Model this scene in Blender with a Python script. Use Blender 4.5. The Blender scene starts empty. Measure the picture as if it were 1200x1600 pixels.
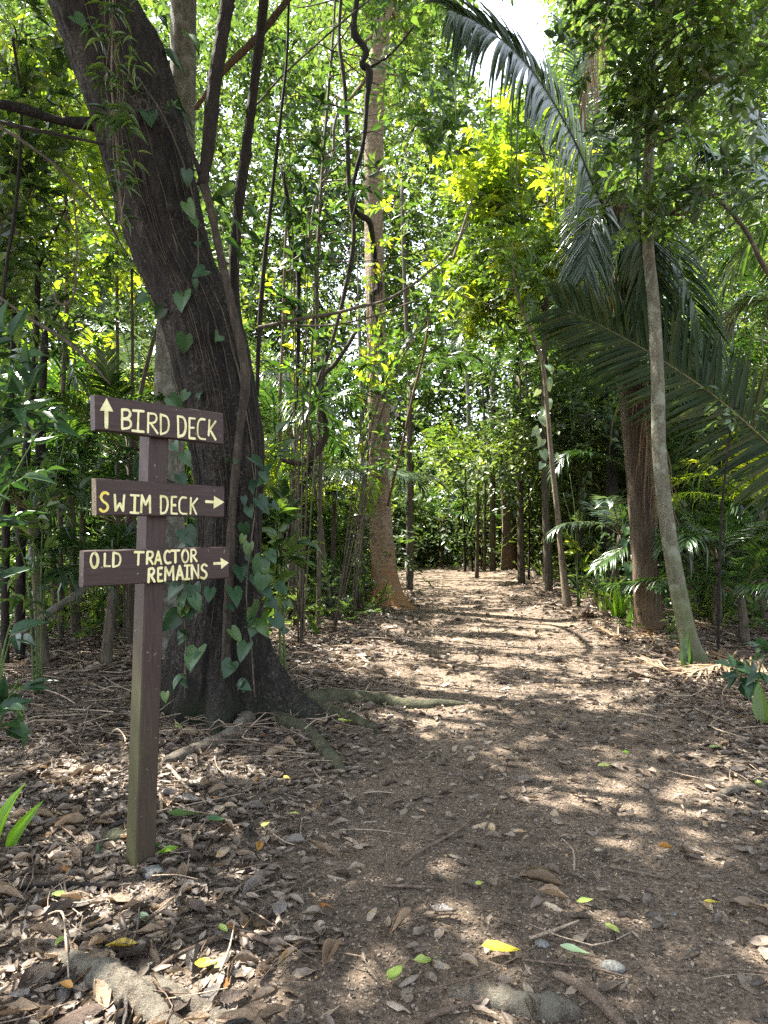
import bpy, math, random
import numpy as np
from mathutils import Vector, Matrix

R = math.radians
rng = np.random.default_rng(7)
random.seed(7)
C = bpy.context.scene.collection
sc = bpy.context.scene

# ------------------------------------------------------------------ camera, sky, sun, exposure
F = 1067.0            # focal length in photograph pixels
CX, HY, EYE = 600.0, 825.0, 1.40
cam_d = bpy.data.cameras.new('camera')
cam = bpy.data.objects.new('camera', cam_d)
C.objects.link(cam)
cam.location = (0, 0, EYE)
cam.rotation_euler = (R(90), 0, 0)
cam_d.sensor_fit = 'VERTICAL'
cam_d.sensor_height = 36.0
cam_d.sensor_width = 27.0
cam_d.lens = 36.0 * F / 1600.0
cam_d.shift_y = 25.0 / 1600.0
cam_d.clip_start = 0.05
cam_d.clip_end = 2000
sc.camera = cam

SUN_EL, SUN_AZ = R(62), R(-60)          # azimuth measured from straight ahead towards the right
SD = np.array([math.cos(SUN_EL) * math.sin(SUN_AZ), math.cos(SUN_EL) * math.cos(SUN_AZ), math.sin(SUN_EL)])
world = bpy.data.worlds.new('World')
sc.world = world
world.use_nodes = True
nt = world.node_tree
sky = nt.nodes.new('ShaderNodeTexSky')
sky.sky_type = 'NISHITA'
sky.sun_disc = False
sky.sun_elevation = SUN_EL
sky.sun_rotation = SUN_AZ
sky.air_density = 1.0
sky.dust_density = 2.0
hs = nt.nodes.new('ShaderNodeHueSaturation')
hs.inputs['Saturation'].default_value = .45      # muted so skylit shade stays neutral; paler than a clear sky
nt.links.new(sky.outputs[0], hs.inputs['Color'])
nt.links.new(hs.outputs[0], nt.nodes['Background'].inputs[0])
nt.nodes['Background'].inputs[1].default_value = 0.12
sl = bpy.data.lights.new('sun', 'SUN')
sl.energy = 5.0
sl.angle = R(0.5)
sl.color = (1.0, 0.95, 0.86)
so = bpy.data.objects.new('sun', sl)
C.objects.link(so)
so.rotation_euler = Vector(SD).to_track_quat('Z', 'Y').to_euler()
so.location = (-5, 3, 12)
vs = sc.view_settings
vs.view_transform = 'Standard'
vs.look = 'None'
vs.exposure = 2.85
vs.gamma = 1.0
cy = sc.cycles
cy.max_bounces = 7
cy.diffuse_bounces = 4
cy.glossy_bounces = 2
cy.transmission_bounces = 4
cy.transparent_max_bounces = 4
cy.sample_clamp_indirect = 3.0
cy.sample_clamp_direct = 12.0
cy.caustics_reflective = False
cy.caustics_refractive = False
cy.use_adaptive_sampling = True
cy.adaptive_threshold = 0.008
cy.use_denoising = False

# ------------------------------------------------------------------ pixel helpers, ground height
def W(px, py, d):
    """the point at depth d seen at photograph pixel px, py"""
    return np.array([(px - CX) / F * d, d, EYE - (py - HY) / F * d])

_wv = [(rng.uniform(0, 6.28), rng.uniform(0, 6.28), rng.uniform(.6, 2.6)) for _ in range(14)]
def noise2(x, y, s=1.0):
    v = 0
    for a, p, k in _wv:
        v = v + np.sin((x * math.cos(a) + y * math.sin(a)) * k * s + p)
    return v / 5.0

def path_mid(y):
    return np.interp(y, [0, 2, 5, 9, 12, 16, 20, 26], [0.5, 0.62, 1.0, 1.45, 1.75, 2.1, 2.2, 1.2])
def path_half(y):
    return np.interp(y, [0, 2, 5, 9, 12, 16, 20, 26], [1.0, 1.05, 1.15, 1.35, 1.45, 1.6, 1.7, 1.8])
def off_path(x, y):
    """0 in the middle of the trail, 1 well off it"""
    q = np.abs(x - path_mid(y)) / path_half(y)
    return np.clip((q + 0.18 * noise2(x, y, 1.3) - 0.75) / 0.5, 0, 1)
def gh(x, y):
    x = np.asarray(x, float); y = np.asarray(y, float)
    o = off_path(x, y)
    return (0.018 * noise2(x, y, 0.9) + 0.010 * noise2(x, y, 3.1)) * (0.35 + 0.65 * o) + 0.10 * o * np.clip((y - 3.5) / 6, 0, 1) * (0.6 + 0.4 * noise2(x, y, 0.5))
def G(px, py):
    """the ground point seen at a pixel"""
    z = 0.0
    for _ in range(8):
        d = (EYE - z) * F / (py - HY)
        x = (px - CX) / F * d
        z = float(gh(x, d))
    return np.array([x, d, z])
def GX(px, d):
    x = (px - CX) / F * d
    return np.array([x, d, float(gh(x, d))])

# where the canopy lets the sun through to the ground (photograph pixels of the sunlit patches)
LIT = [(780, 935, 150, 18), (800, 1020, 195, 75), (770, 905, 120, 12), (700, 985, 95, 36), (1000, 985, 95, 45), (1020, 1045, 75, 34),
       (925, 1243, 48, 18), (945, 1275, 40, 14), (1130, 1208, 60, 16), (1085, 1274, 50, 12), (165, 1238, 60, 34), (285, 1205, 44, 26),
       (300, 1262, 40, 20), (215, 1572, 80, 18), (545, 1500, 16, 26), (570, 985, 70, 42), (560, 1040, 50, 22), (620, 905, 60, 10),
       (770, 893, 90, 6), (950, 1100, 60, 12), (700, 1110, 70, 20)]
def lit(x, y, grow=1.0, pad=.15):
    y = np.maximum(y, 0.3)
    px = CX + F * x / y
    py = HY + EYE * F / y
    m = np.zeros(np.shape(x), bool)
    for a, b, c, e in LIT:
        m |= ((px - a) / (c * grow + pad * F / y)) ** 2 + ((py - b) / (e * grow + pad * EYE * F / y ** 2)) ** 2 < 1
    return m
def sun_keep(P, rs, frac=0.93, grow=1.0, pad=.15, gaps=True):
    """False for leaves standing between the sun and a sunlit patch of the trail"""
    t = P[:, 2] / SD[2]
    gx = P[:, 0] - SD[0] * t
    gy = P[:, 1] - SD[1] * t
    ok = ~(lit(gx, gy, grow, pad) & (rs.random(len(P)) < frac) & (P[:, 2] > 1.2))
    if not gaps: return ok
    # a light gap over the far end of the trail
    t2 = (P[:, 2] - 2.0) / SD[2]
    hx = P[:, 0] - SD[0] * t2; hy = P[:, 1] - SD[1] * t2
    t3 = (P[:, 2] - 7.0) / SD[2]
    kx = P[:, 0] - SD[0] * t3; ky = P[:, 1] - SD[1] * t3
    ok &= ~((hx > -7.5) & (hx < -1.6) & (hy > 6.8) & (hy < 14) & (P[:, 2] > 4.8) & (rs.random(len(P)) < .8))
    ok &= ~((kx > .3) & (kx < 5.2) & (ky > 11.5) & (ky < 17) & (P[:, 2] > 9.3) & (rs.random(len(P)) < .7))
    return ok & ~((hx > -1) & (hx < 7) & (hy > 14.5) & (hy < 31) & (P[:, 2] > 4.2) & (rs.random(len(P)) < .93))

# ------------------------------------------------------------------ mesh buffer
class Buf:
    def __init__(s):
        s.v = []; s.f = []; s.n = 0
    def add(s, v, faces, rnd=None, mat=0, smooth=True):
        v = np.asarray(v, float).reshape(-1, 3)
        for f in faces:
            f = np.asarray(f, int)
            if len(f) == 0: continue
            r = np.zeros(len(f)) if rnd is None else (np.full(len(f), rnd) if np.isscalar(rnd) else np.asarray(rnd))
            s.f.append((f + s.n, r, mat, smooth))
        s.v.append(v); s.n += len(v)
    def mesh(s, name, mats, off=(0, 0, 0)):
        me = bpy.data.meshes.new(name)
        v = np.concatenate(s.v) - np.asarray(off, float)
        me.vertices.add(len(v))
        me.vertices.foreach_set('co', v.astype(np.float32).ravel())
        nl = sum(f.size for f, *_ in s.f); npoly = sum(len(f) for f, *_ in s.f)
        me.loops.add(nl); me.polygons.add(npoly)
        me.loops.foreach_set('vertex_index', np.concatenate([f.ravel() for f, *_ in s.f]).astype(np.int32))
        tot = np.concatenate([np.full(len(f), f.shape[1]) for f, *_ in s.f])
        st = np.concatenate([[0], np.cumsum(tot)[:-1]])
        me.polygons.foreach_set('loop_start', st.astype(np.int32))
        me.polygons.foreach_set('material_index', np.concatenate([np.full(len(f), m) for f, r, m, q in s.f]).astype(np.int32))
        me.polygons.foreach_set('use_smooth', np.concatenate([np.full(len(f), q) for f, r, m, q in s.f]))
        at = me.attributes.new('rnd', 'FLOAT', 'FACE')
        at.data.foreach_set('value', np.concatenate([r for f, r, m, q in s.f]).astype(np.float32))
        me.update(calc_edges=True)
        for m in mats: me.materials.append(m)
        return me

def link(name, me, parent=None):
    o = bpy.data.objects.new(name, me)
    C.objects.link(o)
    if parent is not None: o.parent = parent
    return o
def thing(name, label, cat, loc, group=None):
    o = bpy.data.objects.new(name, None)
    o.empty_display_size = 0.1
    C.objects.link(o)
    o.location = tuple(loc)
    return tag(o, label, cat, group)
def tag(o, label, cat, group=None):
    o['label'] = label; o['category'] = cat
    if group: o['group'] = group
    return o
def part(name, buf, mats, t):
    mats = mats if isinstance(mats, (list, tuple)) else [mats]
    off = np.array(t.matrix_basis.translation) if t.parent is None else np.array(t.parent.matrix_basis.translation)
    return link(name, buf.mesh(name, mats, off), t)
def solo(name, buf, mats, label, cat, base=None, group=None, kind=None):
    """a thing (or stuff / structure) that is one mesh"""
    mats = mats if isinstance(mats, (list, tuple)) else [mats]
    base = np.zeros(3) if base is None else np.asarray(base, float)
    o = link(name, buf.mesh(name, mats, base))
    o.location = tuple(base)
    if kind: o['kind'] = kind
    if label: o['label'] = label
    if cat: o['category'] = cat
    if group: o['group'] = group
    return o

def unit(a):
    a = np.asarray(a, float)
    return a / np.maximum(np.linalg.norm(a, axis=-1, keepdims=True), 1e-9)

# ------------------------------------------------------------------ curves and tubes
def spline(P, n):
    P = np.asarray(P, float)
    if len(P) < 3:
        t = np.linspace(0, 1, n)[:, None]
        return P[0] * (1 - t) + P[-1] * t
    seg = np.linalg.norm(np.diff(P[:, :3], axis=0), axis=1) ** 0.5 + 1e-6
    T = np.concatenate([[0], np.cumsum(seg)])
    m = np.zeros_like(P)
    m[1:-1] = (P[2:] - P[:-2]) / (T[2:] - T[:-2])[:, None]
    m[0] = (P[1] - P[0]) / seg[0]; m[-1] = (P[-1] - P[-2]) / seg[-1]
    t = np.linspace(0, T[-1], n)
    i = np.clip(np.searchsorted(T, t, side='right') - 1, 0, len(seg) - 1)
    h = seg[i]; u = (t - T[i]) / h
    u2, u3 = u * u, u * u * u
    return ((2 * u3 - 3 * u2 + 1)[:, None] * P[i] + ((u3 - 2 * u2 + u) * h)[:, None] * m[i]
            + (-2 * u3 + 3 * u2)[:, None] * P[i + 1] + ((u3 - u2) * h)[:, None] * m[i + 1])

def tube(buf, pts, rad, n=None, seg=7, mat=0, rough=0.0, rs=None, rnd=0.5, cap=True):
    pts = np.asarray(pts, float)
    rad = np.broadcast_to(np.asarray(rad, float), (len(pts),)) if np.ndim(rad) else np.full(len(pts), rad)
    if n: 
        q = spline(np.column_stack([pts, rad]), n); pts, rad = q[:, :3], np.maximum(q[:, 3], 1e-4)
    m = len(pts)
    T = unit(np.gradient(pts, axis=0))
    a = np.array([0, 0, 1.0]) if abs(T[0][2]) < 0.9 else np.array([1.0, 0, 0])
    A = np.zeros((m, 3)); 
    a = unit(a - T[0] * a.dot(T[0])); A[0] = a
    for i in range(1, m):
        a = a - T[i] * a.dot(T[i]); a = a / max(np.linalg.norm(a), 1e-9); A[i] = a
    B = np.cross(T, A)
    th = np.linspace(0, 2 * np.pi, seg, endpoint=False)
    rr = np.repeat(rad[:, None], seg, 1)
    if rough:
        rs = rs or rng
        k = rs.normal(0, 1, (m, seg)); k = (k + np.roll(k, 1, 0) + np.roll(k, 1, 1)) / 1.7
        rr = rr * (1 + rough * k)
    v = pts[:, None] + A[:, None] * (np.cos(th)[None, :, None] * rr[..., None]) + B[:, None] * (np.sin(th)[None, :, None] * rr[..., None])
    i = np.arange(m - 1)[:, None] * seg; j = np.arange(seg)[None]; j2 = (j + 1) % seg
    q = np.stack([i + j, i + j2, i + seg + j2, i + seg + j], -1).reshape(-1, 4)
    fs = [q]
    if cap: fs += [np.arange(seg)[::-1][None], (np.arange(seg) + (m - 1) * seg)[None]]
    for f in fs: pass
    buf.add(v, fs, rnd, mat)

# ------------------------------------------------------------------ leaves
RH = (np.array([(0, 0, 0), (.42, .5, .07), (1, 0, -.06), (.42, -.5, .07)]), [np.array([(0, 3, 2), (0, 2, 1)])])
L6 = (np.array([(0, 0, 0), (.33, 0, 0), (.68, 0, -.03), (1, 0, -.12), (.3, .5, .07), (.66, .36, .03), (.3, -.5, .07), (.66, -.36, .03)]),
      [np.array([(0, 1, 4), (2, 3, 5), (0, 6, 1), (2, 7, 3)]), np.array([(1, 2, 5, 4), (1, 6, 7, 2)])])
def grid_leaf(us, hw, eu=None, fold=.1, droop=.2, wave=0.0, curl=0.0):
    us = np.array(us); hw = np.array(hw); eu = us if eu is None else np.array(eu)
    n = len(us); v = []
    for i in range(n):
        z = -droop * us[i] ** 2
        w = wave * (1 if i % 2 else -1)
        v += [(eu[i], hw[i], z + fold * hw[i] * 2 + w + curl * hw[i]), (eu[i] * .5 + us[i] * .5, hw[i] * .5, z + fold * hw[i] * 1.1), (us[i], 0, z),
              (eu[i] * .5 + us[i] * .5, -hw[i] * .5, z + fold * hw[i] * 1.1), (eu[i], -hw[i], z + fold * hw[i] * 2 - w + curl * hw[i])]
    q = [(i * 5 + j, i * 5 + j + 1, i * 5 + j + 6, i * 5 + j + 5) for i in range(n - 1) for j in range(4)]
    return np.array(v), [np.array(q)]
HEART = grid_leaf([0, .1, .3, .55, .8, 1], [.26, .46, .5, .37, .17, .0], [-.2, -.08, .24, .54, .8, 1], fold=.12, droop=.22)
BLADE = grid_leaf([0, .15, .35, .6, .82, 1], [.1, .36, .5, .44, .24, .0], fold=.15, droop=.25, wave=.006)
LANCE = grid_leaf([0, .2, .45, .7, 1], [.08, .45, .5, .3, .0], fold=.12, droop=.3)

def leaves(buf, P, D, N, L, Wd, tmpl=RH, rnd=None, mat=0, smooth=False, jit=0.0):
    P = np.asarray(P, float).reshape(-1, 3); n = len(P)
    if n == 0: return
    D = unit(np.broadcast_to(D, (n, 3))); S = unit(np.cross(D, np.broadcast_to(N, (n, 3)))); N = np.cross(S, D)
    L = np.broadcast_to(L, (n,))[:, None, None]; Wd = np.broadcast_to(Wd, (n,))[:, None, None]
    tv, tf = tmpl
    v = P[:, None] + D[:, None] * tv[None, :, 0:1] * L + S[:, None] * tv[None, :, 1:2] * Wd + N[:, None] * tv[None, :, 2:3] * L
    k = len(tv)
    if jit:
        v = v + N[:, None] * (rng.normal(0, jit, (n, k, 1)) * L) + S[:, None] * (rng.normal(0, jit * .5, (n, k, 1)) * L)
    rnd = rng.random(n) if rnd is None else np.broadcast_to(rnd, (n,))
    base = buf.n
    buf.v.append(v.reshape(-1, 3)); buf.n += n * k
    for f in tf:
        ff = (np.arange(n)[:, None, None] * k + f[None]).reshape(-1, f.shape[1]) + base
        buf.f.append((ff, np.repeat(rnd, len(f)), mat, smooth))

def sprays(buf, pos, axis, slen, k, L, Wd, tmpl=RH, rs=rng, mat=0, ang=R(55), base_rnd=None, twig_mat=None, twig_r=.004, droop=.25, whorl=False):
    pos = np.asarray(pos, float).reshape(-1, 3); n = len(pos)
    if n == 0: return
    axis = unit(axis); slen = np.broadcast_to(slen, (n,))
    up = np.tile([0, 0, 1.0], (n, 1)) + rs.normal(0, .3, (n, 3))
    side = unit(np.cross(axis, up)); up2 = np.cross(side, axis)
    if whorl:
        a = np.arange(k) * 2 * np.pi / k + rs.uniform(0, 6, (n, 1))
        D = np.cos(a)[..., None] * side[:, None] + np.sin(a)[..., None] * unit(np.cross(up2, side))[:, None] + np.array([0, 0, -.25])
        Pp = pos[:, None] + D * .01
        Nn = up2[:, None] + rs.normal(0, .25, (n, k, 3))
    else:
        t = (np.arange(k) + .8) / k
        s = np.where(np.arange(k) % 2, 1.0, -1.0); 
        a = ang * (1 - .45 * t)[None] + rs.normal(0, .22, (n, k)); a[:, -1] *= .1
        Pp = pos[:, None] + axis[:, None] * (slen[:, None] * t)[..., None]
        Pp[..., 2] -= droop * slen[:, None] * t ** 2
        D = axis[:, None] * np.cos(a)[..., None] + side[:, None] * (s * np.sin(a))[..., None] + rs.normal(0, .18, (n, k, 3)) + np.array([0, 0, -.18])
        Nn = up2[:, None] + rs.normal(0, .38, (n, k, 3))
    sz = rs.uniform(.65, 1.2, (n, k))
    r = rs.random((n, k))
    if base_rnd is not None: r = np.clip(.55 * np.asarray(base_rnd)[:, None] + .45 * r, 0, 1)
    Lb = np.broadcast_to(L, (n,))[:, None] * sz; Wb = np.broadcast_to(Wd, (n,))[:, None] * sz
    leaves(buf, Pp, D.reshape(-1, 3), Nn.reshape(-1, 3), Lb.ravel(), Wb.ravel(), tmpl, r.ravel(), mat)
    if twig_mat is not None:
        e = pos + axis * slen[:, None]; e[:, 2] -= droop * slen
        m_ = pos + axis * slen[:, None] * .5; m_[:, 2] -= droop * slen * .25
        w = side * twig_r; h = up2 * twig_r
        v = np.stack([pos + w, pos - w * .5 + h, pos - w * .5 - h, m_ + w * .7, m_ - w * .4 + h * .7, m_ - w * .4 - h * .7, e], 1)
        i = np.arange(n)[:, None, None] * 7
        q = (i + np.array([(0, 1, 4, 3), (1, 2, 5, 4), (2, 0, 3, 5)])[None]).reshape(-1, 4)
        tr = (i + np.array([(3, 4, 6), (4, 5, 6), (5, 3, 6)])[None]).reshape(-1, 3)
        buf.add(v.reshape(-1, 3), [q, tr], .5, twig_mat)

# ------------------------------------------------------------------ palm fronds
def frond(buf, ctrl, n=46, Lmax=.6, wid=.032, r0=.014, r1=.004, droop=.25, up=(0, 0, 1), rs=rng, lm=0, sm=1, start=.1, lift=.15, a0=68, a1=28, K=5, tone=None, gap=0.0, ragged=.06, prof=.55):
    p = spline(ctrl, 40)
    tube(buf, p[::2], np.linspace(r0, r1, 20), seg=5, mat=sm)
    T = unit(np.gradient(p, axis=0))
    up = np.asarray(up, float)
    t = np.linspace(start, .995, n)
    idx = t * 39; i0 = np.clip(idx.astype(int), 0, 38); fr = (idx - i0)[:, None]
    base = p[i0] * (1 - fr) + p[i0 + 1] * fr
    Tt = unit(T[i0] * (1 - fr) + T[i0 + 1] * fr)
    Bv = unit(np.cross(Tt, up)); Nv = np.cross(Bv, Tt)
    for s in (-1, 1):
        keep = rs.random(n) > gap
        al = np.radians(a0 + (a1 - a0) * t ** 1.2) + rs.normal(0, .055, n) + .05 * np.sin(t * 40 + rs.uniform(0, 6))
        keep &= rs.random(n) > .035
        D = unit(Tt * np.cos(al)[:, None] + s * Bv * np.sin(al)[:, None] + Nv * (lift + rs.normal(0, ragged, n))[:, None])
        ln = Lmax * np.sin(np.pi * np.clip(.16 + .78 * t, 0, 1)) ** prof * rs.uniform(.86, 1.07, n) * np.where(rs.random(n) < .05, rs.uniform(.35, .8, n), 1)
        Wv = unit(np.cross(D, Nv))
        u = np.linspace(0, 1, K)
        wp = np.interp(u, [0, .15, .5, .8, 1], [.45, 1, .95, .55, .04])
        cl = base[:, None] + D[:, None] * (ln[:, None] * u)[..., None]
        dr = droop * rs.uniform(.6, 1.4, n) + np.where(rs.random(n) < .06, rs.uniform(.3, 1.2, n), 0)
        cl[..., 2] -= dr[:, None] * ln[:, None] * u[None] ** 2
        cl[..., :2] -= D[:, None, :2] * (dr[:, None] * .35 * ln[:, None] * u[None] ** 3)[..., None]
        w = (wid * .5) * wp
        Nl = np.cross(Wv, D)
        l = cl + Wv[:, None] * w[None, :, None] + Nl[:, None] * (w * .5)[None, :, None]
        r = cl - Wv[:, None] * w[None, :, None] + Nl[:, None] * (w * .5)[None, :, None]
        v = np.stack([l, cl, r], 2)[keep]           # n,K,3,3
        m = len(v)
        if m == 0: continue
        k3 = K * 3
        q = np.array([(a * 3 + b, a * 3 + b + 1, a * 3 + b + 4, a * 3 + b + 3) for a in range(K - 1) for b in range(2)])
        fq = (np.arange(m)[:, None, None] * k3 + q[None]).reshape(-1, 4)
        rn = rs.random(m) if tone is None else np.clip(tone + rs.normal(0, .14, m), 0, 1)
        buf.add(v.reshape(-1, 3), [fq], np.repeat(rn, len(q)), lm)

# ------------------------------------------------------------------ materials
def newmat(name):
    m = bpy.data.materials.new(name); m.use_nodes = True
    n = m.node_tree.nodes; l = m.node_tree.links
    return m, n, l, n['Principled BSDF'], n['Material Output']
def ramp(n, stops):
    r = n.new('ShaderNodeValToRGB')
    e = r.color_ramp.elements
    while len(e) < len(stops): e.new(.5)
    for k, (p, c) in enumerate(stops):
        e[k].position = p; e[k].color = (*c, 1)
    return r
def leaf_mat(name, stops, trans=.4, rough=.4, spec=.5, tint=(1.6, 1.5, .55), bumpy=False):
    m, n, l, b, out = newmat(name)
    at = n.new('ShaderNodeAttribute'); at.attribute_name = 'rnd'
    r = ramp(n, stops)
    if bumpy:            # blotches and crinkles of dry leaves
        tc = n.new('ShaderNodeTexCoord'); no = n.new('ShaderNodeTexNoise'); no.inputs['Scale'].default_value = bumpy; no.inputs['Detail'].default_value = 6; no.inputs['Roughness'].default_value = .7
        l.new(tc.outputs['Object'], no.inputs[0])
        m1 = n.new('ShaderNodeMath'); m1.operation = 'MULTIPLY_ADD'; l.new(no.outputs['Fac'], m1.inputs[0]); m1.inputs[1].default_value = 1.1; l.new(at.outputs['Fac'], m1.inputs[2])
        m2 = n.new('ShaderNodeMath'); m2.operation = 'SUBTRACT'; m2.use_clamp = True; l.new(m1.outputs[0], m2.inputs[0]); m2.inputs[1].default_value = .55
        l.new(m2.outputs[0], r.inputs[0])
        bp = n.new('ShaderNodeBump'); bp.inputs['Strength'].default_value = .6; bp.inputs['Distance'].default_value = .3 / bumpy
        l.new(no.outputs['Fac'], bp.inputs['Height']); l.new(bp.outputs[0], b.inputs['Normal'])
    else:
        l.new(at.outputs['Fac'], r.inputs[0])
    l.new(r.outputs[0], b.inputs['Base Color'])
    b.inputs['Roughness'].default_value = rough
    b.inputs['Specular IOR Level'].default_value = spec
    tr = n.new('ShaderNodeBsdfTranslucent')
    mu = n.new('ShaderNodeMix'); mu.data_type = 'RGBA'; mu.blend_type = 'MULTIPLY'; mu.inputs[0].default_value = 1
    l.new(r.outputs[0], mu.inputs[6]); mu.inputs[7].default_value = (*tint, 1)
    l.new(mu.outputs[2], tr.inputs[0])
    mx = n.new('ShaderNodeMixShader'); mx.inputs[0].default_value = trans
    l.new(b.outputs[0], mx.inputs[1]); l.new(tr.outputs[0], mx.inputs[2])
    l.new(mx.outputs[0], out.inputs[0])
    return m
def bark_mat(name, c0, c1, c2=None, scale=(9, 9, 1.6), bump=.5, rough=.85, foot_tint=None, foot_tint_h=.7, rings=0, spots=None, flecks=None):
    m, n, l, b, out = newmat(name)
    tc = n.new('ShaderNodeTexCoord')
    mp = n.new('ShaderNodeMapping'); mp.inputs['Scale'].default_value = scale
    l.new(tc.outputs['Object'], mp.inputs[0])
    no = n.new('ShaderNodeTexNoise'); no.inputs['Scale'].default_value = 2.2; no.inputs['Detail'].default_value = 8; no.inputs['Roughness'].default_value = .68
    l.new(mp.outputs[0], no.inputs[0])
    r = ramp(n, [(.3, c0), (.52, c1), (.74, c2 or c1)])
    l.new(no.outputs['Fac'], r.inputs[0])
    fn = n.new('ShaderNodeTexNoise'); fn.inputs['Scale'].default_value = 16; fn.inputs['Detail'].default_value = 7; fn.inputs['Roughness'].default_value = .72
    l.new(mp.outputs[0], fn.inputs[0])
    fr = ramp(n, [(.32, (.35, .33, .31)), (.5, (.95, .95, .95)), (.68, (1.7, 1.65, 1.6))]); l.new(fn.outputs['Fac'], fr.inputs[0])
    fm = n.new('ShaderNodeMix'); fm.data_type = 'RGBA'; fm.blend_type = 'MULTIPLY'; fm.inputs[0].default_value = 1
    l.new(r.outputs[0], fm.inputs[6]); l.new(fr.outputs[0], fm.inputs[7])
    fa = n.new('ShaderNodeMath'); fa.operation = 'MULTIPLY_ADD'; l.new(fn.outputs['Fac'], fa.inputs[0]); fa.inputs[1].default_value = .6; l.new(no.outputs['Fac'], fa.inputs[2])
    col = fm.outputs[2]; hgt = fa.outputs[0]
    def mix(fac, a, bcol, mode='MIX'):
        x = n.new('ShaderNodeMix'); x.data_type = 'RGBA'; x.blend_type = mode
        l.new(fac, x.inputs[0]); l.new(a, x.inputs[6])
        if isinstance(bcol, tuple): x.inputs[7].default_value = (*bcol, 1)
        else: l.new(bcol, x.inputs[7])
        return x.outputs[2]
    if rings:
        wv = n.new('ShaderNodeTexWave'); wv.wave_type = 'BANDS'; wv.bands_direction = 'Z'; wv.inputs['Scale'].default_value = rings
        wv.inputs['Distortion'].default_value = 6; wv.inputs['Detail'].default_value = 4; wv.inputs['Detail Scale'].default_value = 2.5
        l.new(tc.outputs['Object'], wv.inputs[0])
        rr = ramp(n, [(.0, (0, 0, 0)), (.82, (0, 0, 0)), (.98, (.22, .22, .22))]); l.new(wv.outputs['Fac'], rr.inputs[0])
        col = mix(rr.outputs[0], col, tuple(min(1, x * 1.9) for x in (c2 or c1)))
        ad = n.new('ShaderNodeMath'); ad.operation = 'ADD'; l.new(hgt, ad.inputs[0]); l.new(rr.outputs[0], ad.inputs[1]); hgt = ad.outputs[0]
    if flecks:
        fk = n.new('ShaderNodeTexNoise'); fk.inputs['Scale'].default_value = 46; fk.inputs['Detail'].default_value = 3; l.new(tc.outputs['Object'], fk.inputs[0])
        fl = n.new('ShaderNodeTexNoise'); fl.inputs['Scale'].default_value = 2.6; fl.inputs['Detail'].default_value = 4; l.new(tc.outputs['Object'], fl.inputs[0])
        fs = n.new('ShaderNodeMath'); fs.operation = 'MULTIPLY_ADD'; l.new(fl.outputs['Fac'], fs.inputs[0]); fs.inputs[1].default_value = .8; l.new(fk.outputs['Fac'], fs.inputs[2])
        mp2 = n.new('ShaderNodeMapRange'); mp2.inputs[1].default_value = 1.0; mp2.inputs[2].default_value = 1.18; mp2.inputs[4].default_value = .8; l.new(fs.outputs[0], mp2.inputs[0])
        col = mix(mp2.outputs[0], col, flecks)
    if spots:
        sn = n.new('ShaderNodeTexNoise'); sn.inputs['Scale'].default_value = 5.5; sn.inputs['Detail'].default_value = 5
        l.new(tc.outputs['Object'], sn.inputs[0])
        sr = ramp(n, [(.55, (0, 0, 0)), (.64, (.75, .75, .75))]); l.new(sn.outputs['Fac'], sr.inputs[0])
        col = mix(sr.outputs[0], col, spots)
    if foot_tint:  # green moss on some barks, a plain orange-brown foot on others
        sx = n.new('ShaderNodeSeparateXYZ'); l.new(tc.outputs['Object'], sx.inputs[0])
        mr = n.new('ShaderNodeMapRange'); mr.inputs[1].default_value = foot_tint_h; mr.inputs[2].default_value = -.05; l.new(sx.outputs[2], mr.inputs[0])
        mn = n.new('ShaderNodeTexNoise'); mn.inputs['Scale'].default_value = 6; mn.inputs['Detail'].default_value = 6; l.new(tc.outputs['Object'], mn.inputs[0])
        mm = n.new('ShaderNodeMath'); mm.operation = 'MULTIPLY'; l.new(mr.outputs[0], mm.inputs[0]); l.new(mn.outputs['Fac'], mm.inputs[1])
        ms = ramp(n, [(.2, (0, 0, 0)), (.5, (.85, .85, .85))]); l.new(mm.outputs[0], ms.inputs[0])
        col = mix(ms.outputs[0], col, foot_tint)
    l.new(col, b.inputs['Base Color'])
    b.inputs['Roughness'].default_value = rough
    b.inputs['Specular IOR Level'].default_value = .25
    if bump:
        bp = n.new('ShaderNodeBump'); bp.inputs['Strength'].default_value = bump; bp.inputs['Distance'].default_value = .045
        l.new(hgt, bp.inputs['Height']); l.new(bp.outputs[0], b.inputs['Normal'])
    return m

M = {}
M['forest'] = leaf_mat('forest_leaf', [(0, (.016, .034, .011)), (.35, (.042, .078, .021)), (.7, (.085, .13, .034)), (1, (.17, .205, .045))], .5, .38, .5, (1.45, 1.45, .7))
M['mid'] = leaf_mat('mid_green_leaf', [(0, (.014, .036, .011)), (.5, (.042, .086, .02)), (1, (.105, .165, .035))], .5, .3, .7, (1.5, 1.45, .65))
M['dark'] = leaf_mat('dark_green_leaf', [(0, (.008, .024, .008)), (.6, (.02, .052, .013)), (1, (.05, .10, .02))], .38, .3, .6)
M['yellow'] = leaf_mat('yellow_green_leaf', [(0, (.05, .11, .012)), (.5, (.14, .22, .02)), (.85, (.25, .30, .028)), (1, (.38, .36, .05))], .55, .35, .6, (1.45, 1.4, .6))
M['climb'] = leaf_mat('climber_leaf', [(0, (.009, .03, .012)), (.55, (.02, .055, .02)), (.85, (.04, .09, .028)), (1, (.09, .14, .03))], .25, .42, .4)
M['bright'] = leaf_mat('bright_blade_leaf', [(0, (.11, .24, .025)), (1, (.2, .36, .03))], .5, .35)
M['palm'] = leaf_mat('palm_leaflet', [(0, (.012, .036, .01)), (.6, (.03, .07, .016)), (1, (.065, .12, .022))], .42, .26, .65)
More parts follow.
